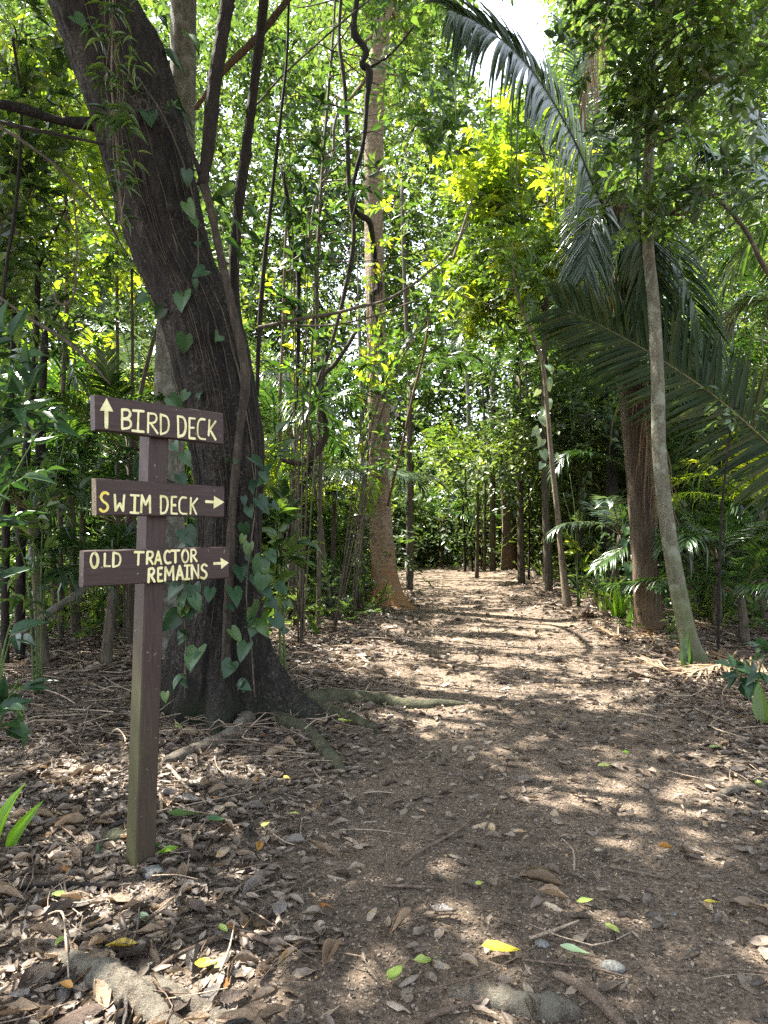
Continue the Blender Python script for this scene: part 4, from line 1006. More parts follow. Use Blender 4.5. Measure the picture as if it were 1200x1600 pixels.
# ------------------------------------------------------------------ thin trees and poles in the background
def pole(label, pts, d, w, bark, crown=None, leaf='mid', seed=1, name='thin_tree', lobes=(), Ls=.12, sl=.4):
    base = GX(pts[0][0], d)
    sp = [base + [0, 0, -.1]] + [W(a, b_, d) for a, b_ in pts[1:]]
    r = np.linspace(w, w * .55, len(sp)) / 2 / F * d * (.62 if d > 16 and w < 30 else .8)
    blobs = [(W(a, b_, d + dd), rr, k) for a, b_, dd, rr, k in (crown or [])]
    return tree(name, label, 'tree', base, sp, r, blobs, leaf, bark, seed=seed, seg=10, n=24, Ls=Ls, Ws=Ls * .45, sl=sl, lobes=lobes, limb_r=max(.012, r[-1] * .5), tmpl=RH)
pole('dark straight tree standing right behind the tan tree beside the slanting vine', [(642, 0), (642, 760), (643, 680), (640, 600), (634, 480), (630, 380), (628, 280)], 19, 15, 'bark_thin', [(640, 330, 0, 1.3, 90), (600, 260, .5, 1.2, 80), (670, 250, .5, 1.2, 80)], seed=201, Ls=.16)
pole('thick orange brown stump like tree at the far end of the trail', [(795, 0), (795, 860), (795, 820), (793, 770), (790, 720), (786, 650)], 22, 34, 'bark_fibre', [(790, 640, 0, 1.4, 80), (740, 600, 0, 1.2, 70)], seed=202, name='broad_tree', Ls=.16)
pole('thin black pole like tree standing at the bend of the trail', [(826, 0), (827, 860), (826, 760), (824, 660), (822, 560)], 18, 6, 'liana', [(822, 550, 0, .9, 40)], seed=203, Ls=.14)
pole('left one of a close pair of thin dark saplings at the trail end', [(727, 0), (724, 800), (720, 740), (716, 680)], 22, 7, 'liana', [(716, 670, 0, 1.2, 60)], seed=204, Ls=.15)
pole('right one of a close pair of thin dark saplings at the trail end', [(739, 0), (733, 820), (728, 770), (726, 700)], 22, 6, 'liana', [(735, 660, 0, 1.1, 50)], seed=205, Ls=.15)
pole('thin brown tree between the sapling pair and the thick orange brown tree', [(757, 0), (757, 820), (758, 750), (756, 640), (750, 540)], 22, 9, 'bark_thin', [(755, 560, 0, 1.3, 80)], seed=206, Ls=.15)
pole('thin brown tree just left of the slender leaning tree', [(850, 0), (852, 820), (856, 760), (860, 690)], 17, 10, 'bark_thin', [(880, 660, 0, 1.0, 60)], seed=207, Ls=.14)
pole('dark upright trunk in shade behind the fibrous palm trunk', [(958, 0), (956, 800), (957, 720), (955, 640)], 14, 30, 'bark_dark', [(950, 600, 0, 1.0, 60)], seed=208, Ls=.14)
pole('grey slim trunk just left of the tan tree', [(570, 0), (569, 780), (566, 690), (565, 600), (560, 480)], 15, 12, 'bark_grey', [(545, 430, 0, 1.0, 60), (580, 330, .5, 1.1, 60)], seed=209, Ls=.15)
pole('pale thin stem rising behind the loop of liana', [(438, 0), (437, 700), (438, 600), (442, 520), (445, 400), (450, 300)], 9.5, 8, 'bark_pale', [(450, 330, 0, .7, 40), (480, 420, 0, .5, 30)], seed=210)
pole('dark crooked sapling in the undergrowth left of the tan tree', [(520, 0), (505, 850), (500, 800), (488, 740), (484, 640), (490, 540)], 10.5, 7, 'bark_thin', [(480, 600, 0, .6, 30), (500, 520, 0, .7, 36)], seed=211)
pole('dark thin stem at the extreme left edge', [(8, 0), (10, 800), (14, 700), (18, 600), (22, 480)], 6.6, 16, 'bark_dark', [(20, 420, 0, .6, 40), (-30, 330, 0, .7, 50)], seed=212)
pole('thicker dark stem beside the one at the left edge', [(30, 0), (34, 800), (42, 700), (52, 600), (60, 420)], 6.9, 20, 'bark_dark', [(60, 330, 0, .7, 50), (110, 250, 0, .6, 40)], 'yellow', seed=213)
pole('shaggy dark stem wrapped in hanging leaves left of the middle sign board', [(58, 0), (60, 800), (64, 700), (66, 620), (70, 520)], 7.4, 24, 'bark_dark', [(60, 740, -.2, .35, 30), (64, 850, -.2, .3, 24), (90, 480, 0, .6, 40)], 'dark', seed=214)
pole('brown straight stem left of the signpost', [(182, 0), (184, 800), (184, 650), (183, 480), (182, 340), (176, 200)], 8.6, 9, 'bark_thin', [(180, 240, 0, .8, 50)], 'yellow', seed=215)
pole('dark stem leaning right just above the top sign board', [(196, 0), (200, 800), (212, 660), (232, 560), (258, 470), (280, 380)], 8.0, 11, 'bark_thin', [(280, 380, .3, .5, 30)], seed=216)
pole('brown stem close behind the signpost', [(204, 0), (203, 800), (205, 680), (207, 560), (206, 420)], 7.6, 9, 'bark_thin', [(215, 430, .2, .5, 30)], seed=217)
pole('slim black sapling standing among the dead fronds right of the slim grey tree', [(1122, 0), (1124, 900), (1128, 800), (1138, 700), (1150, 620)], 7.3, 6, 'liana', [(1150, 640, 0, .3, 10)], seed=218)
pole('grey branching tree at the back right of the trail bend', [(735, 0), (732, 640), (728, 560), (735, 480), (742, 400)], 26, 12, 'bark_grey', [(740, 420, 0, 1.8, 80), (700, 380, 0, 1.8, 80)], 'yellow', seed=219, Ls=.18)
# ------------------------------------------------------------------ medium leaves in front: sapling crowns between the trees
def shrub(name, label, px, d, stems, leaf, Ls, Ws, seed, k=7, sl=.35, tmpl=L6, cat='shrub', n_sp=14, bark='stem_green'):
    rs = np.random.default_rng(seed)
    bse = GX(px, d); t = thing(name, label, cat, bse)
    sb = Buf(); P = []; A = []
    for (ex, ey, ed) in stems:
        e = W(ex, ey, ed); m_ = bse * .55 + e * .45 + np.array([0, 0, .25 * (e[2] - bse[2])])
        q = spline([bse + rs.normal(0, .02, 3) * [1, 1, 0], m_, e], 14)
        tube(sb, q, np.linspace(.010, .003, 14), seg=5)
        j = rs.integers(5, 14, n_sp)
        P.append(q[j]); A.append(unit(rs.normal(0, .8, (n_sp, 3)) + unit(q[j] - q[j - 1])))
    part('stems', sb, [M[bark]], t)
    P = np.concatenate(P); A = np.concatenate(A)
    kk = sun_keep(P, rs, pad=.22, gaps=False)
    if kk.sum() > 6: P, A = P[kk], A[kk]
    b = Buf(); sprays(b, P, A, rs.uniform(.6, 1.2, len(P)) * sl, k, Ls, Ws, tmpl, rs, 0, twig_mat=1, twig_r=.003)
    part('foliage', b, [M[leaf], M[bark]], t)
shrub('broadleaf_shrub', 'shrub with long pointed leaves reaching in from the left edge above the sign boards', -70, 3.9, [(30, 545, 3.7), (60, 575, 3.8), (10, 600, 3.6), (-20, 520, 3.8), (80, 640, 4.0)], 'climb', .17, .06, 301, k=6, sl=.3, tmpl=LANCE, n_sp=5)
shrub('broadleaf_shrub', 'dark drooping leafy shrub left of the middle and lowest sign boards', 60, 5.6, [(40, 700, 5.4), (70, 780, 5.4), (100, 690, 5.6), (20, 820, 5.3)], 'mid', .15, .055, 302, k=6, sl=.3, tmpl=LANCE, n_sp=5)
shrub('broadleaf_shrub', 'small plant with broad corrugated leaves low at the left edge', -15, 3.6, [(15, 1000, 3.5), (30, 1060, 3.5), (5, 1045, 3.4), (20, 960, 3.6)], 'climb', .15, .07, 303, k=3, sl=.14, tmpl=LANCE, n_sp=2)
shrub('broadleaf_shrub', 'dark low plant with pointed leaves at the right edge near the slim tree foot', 1180, 5.6, [(1165, 1030, 5.5), (1150, 1050, 5.4), (1185, 1050, 5.3), (1200, 1020, 5.5)], 'climb', .17, .08, 304, k=3, sl=.14, tmpl=LANCE, n_sp=3)
shrub('leafy_sapling', 'sapling with broad light green leaves right of the leaning tree at climber height', 440, 6.2, [(440, 760, 6.1), (430, 820, 6.0), (420, 700, 6.1), (450, 840, 6.0), (425, 640, 6.2)], 'mid', .2, .085, 305, k=5, sl=.3, tmpl=LANCE, n_sp=6)
shrub('leafy_sapling', 'sapling with glowing green leaves beside the looping liana', 462, 9.0, [(430, 430, 9), (480, 520, 9), (470, 560, 9), (445, 480, 9), (490, 450, 9)], 'yellow', .17, .09, 306, k=4, sl=.3, n_sp=6, bark='bark_thin')
shrub('leafy_sapling', 'sapling with a spray of yellow green leaves against the tan trunk', 548, 9.8, [(605, 560, 9.8), (620, 545, 9.6), (640, 540, 9.4)], 'yellow', .2, .07, 307, k=6, sl=.3, n_sp=3, tmpl=LANCE, bark='bark_thin')
shrub('leafy_sapling', 'sapling with drooping olive leaves right of the tan tree at branch height', 520, 8.6, [(650, 420, 8.2), (690, 440, 8.2), (720, 430, 8.2), (680, 470, 8.2), (760, 450, 8.0), (740, 400, 8.0)], 'mid', .15, .06, 308, k=6, sl=.35, n_sp=8, bark='bark_thin')
shrub('leafy_sapling', 'sapling with dark hanging leaves between the two black lianas near the top', 470, 7.8, [(440, 240, 7.8), (520, 240, 7.8), (480, 330, 7.8), (520, 180, 7.8), (560, 300, 7.8), (440, 60, 7.8), (500, 80, 7.8)], 'dark', .18, .065, 309, k=5, sl=.35, n_sp=9, bark='bark_thin', tmpl=LANCE)
shrub('leafy_sapling', 'sapling with small light leaves along the slanting vine right of the tan tree', 560, 10.8, [(590, 330, 10.4), (600, 380, 10.4), (640, 200, 10.4), (610, 250, 10.4), (660, 130, 10.4)], 'yellow', .14, .08, 310, k=6, sl=.3, n_sp=8, bark='bark_thin')
shrub('leafy_sapling', 'sapling with pale rounded leaves beside the foot of the slender leaning tree', 905, 11.5, [(880, 770, 11.6), (900, 800, 11.5), (915, 860, 11.4), (890, 740, 11.6)], 'yellow', .18, .09, 311, k=6, sl=.3, n_sp=4, bark='stem_green')
shrub('leafy_sapling', 'dark overhanging leaves at the upper left corner behind the leaning tree', -60, 6.0, [(20, 60, 5.8), (60, 120, 5.9), (30, 200, 5.7), (90, 60, 6.0), (110, 160, 6.1), (40, 10, 5.7), (130, 30, 6.2)], 'mid', .14, .065, 312, k=8, sl=.4, n_sp=22, bark='bark_thin')

rs = np.random.default_rng(331)
tree('understorey_tree', 'thin tree with sparse medium leaves filling the bright gap between the black lianas', 'tree', GX(497, 9.4), [GX(497, 9.4) + [0, 0, -.1], W(500, 700, 9.4), W(495, 450, 9.4), W(505, 250, 9.4), W(520, 60, 9.4), W(530, -120, 9.4)], [.035, .03, .026, .022, .018, .012],
     [(W(rs.uniform(400, 700), rs.uniform(-80, 400), rs.uniform(8.4, 10.5)), rs.uniform(.35, .65), 15) for _ in range(36)], 'mid', 'bark_thin', seed=332, Ls=.17, Ws=.075, k=6, sl=.34, limb_r=.012, seg=8)
tree('understorey_tree', 'thin tree with backlit yellow green leaves left of the leaning tree above the palm fronds', 'tree', GX(95, 8.2), [GX(95, 8.2) + [0, 0, -.1], W(95, 700, 8.2), W(105, 450, 8.2), W(100, 250, 8.2), W(90, 60, 8.2)], [.035, .03, .026, .022, .014],
     [(W(rs.uniform(-60, 230), rs.uniform(60, 430), rs.uniform(7.2, 9.5)), rs.uniform(.35, .65), 16) for _ in range(40)], 'yellow', 'bark_thin', seed=333, Ls=.15, Ws=.075, k=6, sl=.32, limb_r=.012, seg=8)
# upright blade plants
def blades(label, px, py, lens, seed, leaf='bright', wid=.06, d=None, lean=.12):
    rs = np.random.default_rng(seed)
    bse = G(px, py) if d is None else GX(px, d)
    t = thing('blade_plant', label, 'plant', bse)
    for i, (L, dx) in enumerate(lens):
        b = Buf(); D = np.array([dx, rs.normal(0, lean), 1.0])
        leaves(b, [bse + np.array([dx * .15, rs.normal(0, .02), -.01])], D, np.array([rs.normal(-.55, .3), -.8, .25]), L, wid * rs.uniform(.85, 1.2), BLADE, rs.random(1), 0, True)
        part('leaf', b, [M[leaf]], t)
blades('clump of upright glowing lime green blades at the foot of the fibrous palm trunk', 968, 968, [(.62, -.1), (.46, .02), (.5, .12), (.4, .3), (.3, -.3)], 401, wid=.10)
blades('single short lime green blade just in front of the fibrous palm trunk', 985, 985, [(.38, 0)], 402, wid=.09)
blades('pair of upright dark green blades at the foot of the slim grey tree', 1074, 1046, [(.36, 0), (.2, .06)], 403, 'mid', .09)
blades('arching ribbed blade plant at the left edge near the ground', -14, 1330, [(.3, .18), (.24, .5), (.22, -.2)], 404, 'bright', .065)
blades('tall pale green blade standing on the litter right of the leaning tree', 480, 955, [(.62, .25), (.3, .6)], 405, 'bright', .06)
blades('broad blue green blade leaning in low at the right edge', 1196, 1130, [(.3, -.1), (.2, .3)], 406, 'climb', .1)
blades('low rosette of green blades in the shade right of the slender tree', 925, 915, [(.45, -.3), (.5, .1), (.45, .4), (.35, -.6)], 407, 'mid', .1)
blades('rosette of arching green blades at the left foot of the tan tree', 553, 905, [(.8, -.5), (.85, -.2), (.75, .2), (.7, .5), (.6, -.8)], 408, 'mid', .09, lean=.3)
blades('dull green blades rising behind the lime green clump', 945, 935, [(.4, -.2), (.45, .15), (.35, .35)], 409, 'mid', .11)
blades('small seedling with two leaves at the foot of the signpost', 196, 1335, [(.07, -.6), (.07, .7), (.08, .1)], 410, 'mid', .035)
blades('tiny pale seedling beside the front root of the leaning tree', 313, 1140, [(.09, -.8), (.09, .8)], 411, 'leaf_lime', .035)

# ------------------------------------------------------------------ climbers
def climber(label, stem_pts, leaf_pts, seed, leaf='climb', Lm=.13, d_leaf=None, r=.005, cat='climber', facing=(0, -1, .25), name='climbing_vine', tmpl=HEART, wr=(.68, .98), extra=0):
    rs = np.random.default_rng(seed)
    q = [W(*p) for p in stem_pts]
    t = thing(name, label, cat, q[0])
    b = Buf(); tube(b, q, np.full(len(q), r), n=len(q) * 6, seg=5, rough=.1, rs=rs)
    part('stem', b, [M['bark_thin']], t)
    more = [(lp[0] + rs.uniform(-20, 20), lp[1] + rs.uniform(-6, 26), lp[2] + rs.uniform(-.02, .03), (lp[3] if len(lp) > 3 else 1) * rs.uniform(.45, .8)) for lp in leaf_pts if extra and rs.random() < extra]
    for lp in list(leaf_pts) + more:
        px, py, d = lp[:3]; s = lp[3] if len(lp) > 3 else 1.0; tilt = lp[4] if len(lp) > 4 else rs.normal(0, .45)
        D = np.array([tilt * 1.2, rs.normal(-.35, .35), -1.0 + rs.uniform(0, .5)])
        Nn = np.array([rs.normal(facing[0], .5), facing[1] * .9, facing[2] + rs.normal(.25, .4)])
        L = rs.uniform(.85, 1.35) * Lm * s * rs.uniform(.92, 1.08)
        c = W(px, py, d) - unit(D) * L * .45
        b = Buf(); leaves(b, [c], D, Nn, L, L * rs.uniform(*wr), tmpl, rs.random(1), 0, True, .02)
        part('leaf', b, [M[leaf]], t)
d1 = 4.85
climber('climbing vine with perforated grey green heart leaves up the middle of the leaning trunk', [(300, 560, 4.9), (300, 500, 4.9), (310, 400, 4.9), (300, 300, 4.9), (260, 190, 4.88), (215, 120, 4.86)],
        [(214, 135, d1, .9, .2), (233, 183, d1, 1.0, .3), (267, 165, d1, .8, -.2), (293, 279, d1, .85, .1), (297, 328, d1, .85, .3), (304, 347, d1, .7, .4), (310, 380, d1, .8, .1), (312, 425, d1, .9, -.4), (284, 470, d1, 1.05, -.1), (287, 538, d1, .8, -.2), (341, 527, d1, .85, .1), (248, 490, 4.95, .8, -.8), (220, 468, 4.95, .7, -.8), (125, 32, 4.8, .9, .6), (305, 445, d1, .5, .2)], 501, Lm=.135, extra=.2)
climber('climbing vine with glossy dark green heart leaves on the right side of the trunk foot', [(398, 1090, 4.6), (392, 1000, 4.7), (385, 930, 4.75), (392, 850, 4.85), (400, 780, 4.9), (398, 710, 4.9)],
        [(393, 965, 4.68, 1.15, 0), (368, 932, 4.7, .95, .3), (376, 895, 4.75, .8, .2), (405, 888, 4.8, .85, -.2), (408, 912, 4.72, .8, -.1), (388, 860, 4.85, 1.0, -.1), (383, 828, 4.85, .6, .1), (428, 945, 4.7, .8, .7), (411, 980, 4.66, .9, .2), (436, 975, 4.66, .7, .5), (370, 993, 4.7, .7, .8), (380, 1018, 4.65, .8, -.3), (356, 1046, 4.68, .7, -.4), (402, 722, 4.85, .85, .6), (415, 745, 4.85, .8, .3), (395, 760, 4.88, .8, -.1), (412, 790, 4.85, .8, .4), (390, 800, 4.88, .6, .2), (357, 720, 4.82, .4, .4), (374, 1070, 4.6, .5, -.5), (383, 1072, 4.6, .5, .9), (440, 920, 4.78, .7, .8), (425, 870, 4.82, .8, .5)], 502, Lm=.14, extra=.75)
climber('climbing vine with dark heart leaves in the shade between signpost and trunk', [(288, 1090, 4.5), (290, 1000, 4.6), (285, 930, 4.65), (290, 850, 4.75), (282, 780, 4.8), (276, 700, 4.9), (280, 640, 4.9)],
        [(282, 948, 4.6, .95, -.2), (266, 972, 4.58, .9, -.4), (297, 938, 4.6, .85, .1), (327, 929, 4.65, .75, .1), (304, 925, 4.66, .7, .2), (270, 925, 4.62, .7, -.5), (290, 990, 4.58, .6, .2), (302, 1028, 4.55, 1.05, -.1), (276, 1065, 4.52, .7, -.3), (287, 1066, 4.5, .55, .3), (283, 838, 4.7, .8, -.5), (296, 840, 4.7, .75, .3), (274, 698, 4.8, .7, .2), (292, 718, 4.8, .7, .4), (276, 632, 4.9, .8, .5), (287, 620, 4.9, .6, -.3), (311, 618, 4.86, .5, -.2), (285, 750, 4.8, .6, .5), (296, 960, 4.6, .5, .4), (262, 900, 4.62, .6, -.5), (272, 885, 4.65, .6, .3)], 503, Lm=.135, extra=.7)
climber('climbing vine with big light heart leaves on the fibrous palm trunk', [(985, 980, 8.8), (980, 900, 8.8), (985, 830, 8.8), (988, 800, 8.8)],
        [(996, 819, 8.75, 1.0, .3), (972, 805, 8.75, .9, -.6), (978, 830, 8.75, .9, -.4), (1000, 848, 8.75, 1.0, .4), (986, 858, 8.75, .9, -.2), (976, 850, 8.8, .8, -.5), (1000, 882, 8.75, 1.0, .5), (982, 890, 8.75, .9, -.2), (992, 905, 8.75, .85, .3), (975, 918, 8.75, .8, -.5), (985, 925, 8.8, .7, .1), (990, 835, 8.8, .7, 0)], 504, 'climb', .17, extra=.4)
climber('climbing vine with heart leaves paled like white glints up the slender leaning tree', [(862, 740, 12.2), (856, 660, 12.2), (850, 600, 12.2), (852, 540, 12.2)],
        [(857, 602, 12, 1, .1), (858, 632, 12, 1, .2), (848, 645, 12, 1, -.4), (850, 658, 12, 1.1, .1), (836, 675, 12, 1, -.5), (844, 693, 12, 1, -.4), (851, 712, 12, .9, .3), (846, 728, 12, 1, -.5), (872, 716, 12, 1, .5), (858, 575, 12, .9, .3), (838, 615, 12, .9, -.4), (862, 580, 12, .8, .2), (840, 680, 12.1, .8, .2), (862, 728, 12, .7, .3)], 505, 'leaf_sage', .16)  # pale green stands in for white glints off the leaves
climber('dark leafy climber on the long straight black stem beside the leaning trunk', [(372, 420, 5.9), (368, 330, 5.9), (345, 260, 5.7)],
        [(350, 340, 5.6, 1.1, .9), (370, 350, 5.6, 1.1, .7), (392, 370, 5.6, 1.2, .9), (376, 400, 5.7, 1, .6), (340, 310, 5.5, 1.1, .8), (350, 300, 5.5, 1.2, -.6), (318, 205, 5.2, 1, .9), (290, 185, 5.1, 1.2, .5), (276, 160, 5.1, 1.2, .4), (300, 60, 5.3, 1.3, .6), (270, 90, 5.2, 1.1, .6), (255, 30, 5.2, 1.2, .3), (395, 330, 5.7, .9, .8), (365, 380, 5.6, .9, .9)], 506, 'dark', .17, tmpl=LANCE, wr=(.3, .45))
# fine creeper stems clinging to the trunk
def creepers():
    rs = np.random.default_rng(551)
    t = thing('bark_creeper', 'fine brown creeper stems and hanging roots clinging along the dark leaning trunk', 'creeper', big_base)
    n, sg = SURF.shape[:2]
    cen = SURF.mean(1)
    for k in range(30):
        j0 = (rs.uniform(-165, -15) / 360 * sg); i0 = int(rs.uniform(6, 50)); i1 = min(n - 2, i0 + int(rs.uniform(24, 70)))
        pts = []
        drift = rs.normal(0, .12)
        for i in range(i0, i1, 2):
            j0 += drift + rs.normal(0, .35)
            q = SURF[i, int(j0) % sg]; o = unit(q - cen[i])
            pts.append(q + o * (.004 + .006 * abs(rs.normal())))
        b = Buf(); r0 = rs.choice([.0022, .003, .0045, .007], p=[.4, .35, .18, .07])
        tube(b, pts, np.linspace(r0, r0 * .7, len(pts)), n=len(pts) * 2, seg=5, rough=.12, rs=rs)
        part('stem', b, [M['bark_mid' if rs.random() < .65 else 'bark_thin']], t)
creepers()
# bamboo like tufts hanging in front of the upper trunk
def tuft_vine(label, stem_pts, tufts, seed):
    rs = np.random.default_rng(seed)
    q = [W(*p) for p in stem_pts]
    t = thing('tufted_vine', label, 'vine', q[0])
    b = Buf(); tube(b, q, np.full(len(q), .006), n=30, seg=5)
    for k in range(4):
        tube(b, [p + rs.normal(0, .03, 3) for p in q], np.full(len(q), .002), n=20, seg=4)
    part('stem', b, [M['bark_pale']], t)
    for px, py, d, s in tufts:
        c = W(px, py, d); n = 13
        a = rs.uniform(0, 6.28, n)
        D = np.stack([np.cos(a), np.sin(a) * .6 - .2, rs.uniform(-1, .25, n)], -1)
        b = Buf(); leaves(b, c + rs.normal(0, .03, (n, 3)), D, np.array([0, -.6, .8]) + rs.normal(0, .3, (n, 3)), rs.uniform(.07, .14, n) * s, .017 * s, LANCE, rs.random(n), 0, True)
        part('leaf_tuft', b, [M['mid']], t)
tuft_vine('feathery bamboo like vine hanging in front of the upper leaning trunk', [(178, -60, 4.4), (176, 40, 4.4), (174, 130, 4.4), (180, 200, 4.42), (186, 280, 4.44), (192, 360, 4.46)],
          [(170, 10, 4.4, 1), (190, 18, 4.4, .9), (160, 60, 4.4, .9), (190, 60, 4.4, .9), (160, 100, 4.4, 1), (205, 95, 4.4, 1), (165, 120, 4.4, .9), (165, 180, 4.38, 1.3), (205, 192, 4.38, 1.4), (185, 165, 4.4, 1), (200, 235, 4.42, .9), (180, 280, 4.42, 1), (200, 280, 4.42, .8), (195, 330, 4.45, .9), (185, 255, 4.4, .9), (150, 40, 4.4, .8), (185, 130, 4.4, .8)], 601)

# ------------------------------------------------------------------ forest mass, undergrowth, litter (nobody could count these)
def forest():
    rs = np.random.default_rng(801)
    P, A, Q, D_ = [], [], [], []
    for i in range(520):
        d = 13.5 + 26 * rs.random() ** 1.3
        px = rs.uniform(-420, 1620)
        top = EYE + .86 * d
        z = rs.uniform(.8, top) if rs.random() < .72 else rs.uniform(.4, 4.5)
        c = np.array([(px - CX) / F * d, d, z])
        if abs(c[0] - path_mid(d)) < path_half(d) + .9 and z < 3.6 and d < 22: continue
        py = HY - (z - EYE) * F / d
        r = rs.uniform(.9, 2.0) * (.7 + d / 40)
        if 690 < px < 880 and py < 170: continue
        k = int(58 * r ** 1.2)
        if py < 420: k = int(k * .8)
        u = unit(rs.normal(0, 1, (k, 3))) * rs.random((k, 1)) ** .4
        p = c + u * np.array([r, r, r * .62])
        P.append(p); A.append(unit(u * [1, 1, .4] + rs.normal(0, .5, (k, 3)))); Q.append(np.full(k, rs.random())); D_.append(np.full(k, d))
    for i in range(260):
        d = rs.uniform(14.5, 29); px = rs.uniform(600, 1000) if i < 110 else rs.uniform(-260, 1460); z = rs.uniform(.9, 8.5) if i < 110 else rs.uniform(.6, 6)
        c = np.array([(px - CX) / F * d, d, z])
        if abs(c[0] - path_mid(d)) < path_half(d) + .6 and z < 2.6 and d < 24: continue
        r = rs.uniform(.7, 1.4); k = int(64 * r ** 1.2); u = unit(rs.normal(0, 1, (k, 3))) * rs.random((k, 1)) ** .4
        P.append(c + u * np.array([r, r, r * .6])); A.append(unit(u * [1, 1, .4] + rs.normal(0, .5, (k, 3)))); Q.append(np.full(k, rs.random())); D_.append(np.full(k, d))
    P, A, Q, D_ = map(np.concatenate, (P, A, Q, D_))
    px = CX + F * P[:, 0] / P[:, 1]; py = HY - (P[:, 2] - EYE) * F / P[:, 1]
    gap = ((px - 790) / 85) ** 2 + ((py - 30) / 130) ** 2 < 1 + .25 * noise2(px / 40, py / 40)
    lim = (P[:, 2] > .15) & ~gap
    P, A, Q, D_ = P[lim], A[lim], Q[lim], D_[lim]
    m = sun_keep(P, rs, .85, 1.1); P, A, Q, D_ = P[m], A[m], Q[m], D_[m]
    b = Buf()
    sz = (.15 + .0048 * (D_ - 13)) * rs.uniform(.7, 1.4, len(D_))
    sprays(b, P, A, .55 * sz / .12, 10, sz, sz * .5, RH, rs, 0, base_rnd=Q, twig_mat=1, twig_r=.006)
    o = link('forest_foliage', b.mesh('forest_foliage', [M['forest'], M['bark_thin']])); o['kind'] = 'stuff'
    o['label'] = 'sunlit mass of mixed forest foliage closing the view'
forest()
def far_forest():
    rs = np.random.default_rng(811)
    n = 60000
    d = rs.uniform(34, 66, n); px = rs.uniform(-500, 1700, n)
    z = rs.random(n) ** 1.1 * (EYE + .80 * d)
    P = np.stack([(px - CX) / F * d, d, z], -1)
    py = HY - (z - EYE) * F / d
    keep = (noise2(P[:, 0] * .35, z * .35) + noise2(d * .2, px * .01) > -1.0) & ~(((px - 790) / 85) ** 2 + ((py - 30) / 130) ** 2 < 1)
    P = P[keep]
    b = Buf(); A = unit(rs.normal(0, 1, (len(P), 3)))
    sprays(b, P, A, 1.0, 9, .42, .22, RH, rs, 0, base_rnd=np.clip(.5 + .3 * noise2(P[:, 0] * .5, P[:, 2] * .5), 0, 1))
    o = link('distant_foliage', b.mesh('distant_foliage', [M['forest']])); o['kind'] = 'stuff'
    o['label'] = 'distant wall of forest behind the trees'
far_forest()
def undergrowth():
    rs = np.random.default_rng(821)
    n = 26000
    d = 7.5 + 22 * rs.random(n) ** .8; px = rs.uniform(-350, 1550, n)
    x = (px - CX) / F * d
    o_ = np.abs(x - path_mid(d)) / path_half(d)
    dens = np.clip((o_ - 1.05) / .8, 0, 1) * np.clip((d - 7) / 5, .12, 1)
    dens = np.where(d > 23.5, np.maximum(dens, .35), dens)
    kp = (rs.random(n) < dens) & (noise2(x, d, .8) > -.8)
    x, d = x[kp], d[kp]; n = len(x)
    z = gh(x, d) + .04 + rs.random(n) ** 1.7 * np.interp(d, [7.5, 10, 13, 18, 24], [.25, .7, 1.8, 3.6, 4.6])
    z = np.where((d > 20) & (np.abs(x - path_mid(d)) < path_half(d) * 1.3), gh(x, d) + (z - gh(x, d)) * .5, z)
    P = np.stack([x, d, z], -1)
    kk = sun_keep(P, rs, .5); x, d, P = x[kk], d[kk], P[kk]; n = len(x)
    A = unit(rs.normal(0, 1, (n, 3)) + np.array([0, 0, .5]))
    b = Buf()
    sprays(b, P, A, rs.uniform(.2, .5, n), 8, .13, .055, RH, rs, 0, base_rnd=np.clip(.5 + .5 * noise2(x, d, 1.2) + np.interp(d, [14, 22], [0, .55]), 0, 1.3), twig_mat=1)  # leaf tone paler with distance, standing in for sunlight at the trail end
    # grassy and strap-like leaves
    m = 5000
    d2 = 8.5 + 17 * rs.random(m); px2 = rs.uniform(-300, 1500, m); x2 = (px2 - CX) / F * d2
    k2 = (np.abs(x2 - path_mid(d2)) > path_half(d2) * 1.25) & (noise2(x2, d2, 1.0) > .0); x2, d2 = x2[k2], d2[k2]; m = len(x2)
    D = np.stack([rs.normal(0, .6, m), rs.normal(0, .6, m), rs.uniform(.5, 1.2, m)], -1)
    leaves(b, np.stack([x2, d2, gh(x2, d2)], -1), D, np.tile([0, -1, .4], (m, 1)) + rs.normal(0, .3, (m, 3)), rs.uniform(.25, .7, m), rs.uniform(.03, .07, m), LANCE, rs.random(m), 0)
    # thin upright stems
    for i in range(26):
        dd = rs.uniform(10, 25); pp = rs.choice([rs.uniform(-150, 570), rs.uniform(680, 1350)])
        c = GX(pp, dd)
        if abs(c[0] - path_mid(dd)) < path_half(dd) * 1.1 and dd < 23: continue
        h = rs.uniform(1.5, 5); e = c + np.array([rs.normal(0, .12) * h, rs.normal(0, .1), h])
        tube(b, [c, (c + e) / 2 + rs.normal(0, .05, 3), e], [.006 + .0005 * dd, .005 + .0004 * dd, .004], n=8, seg=5, mat=1)
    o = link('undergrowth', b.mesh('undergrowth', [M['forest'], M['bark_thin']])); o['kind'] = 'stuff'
    o['label'] = 'dense leafy undergrowth either side of the trail'
undergrowth()

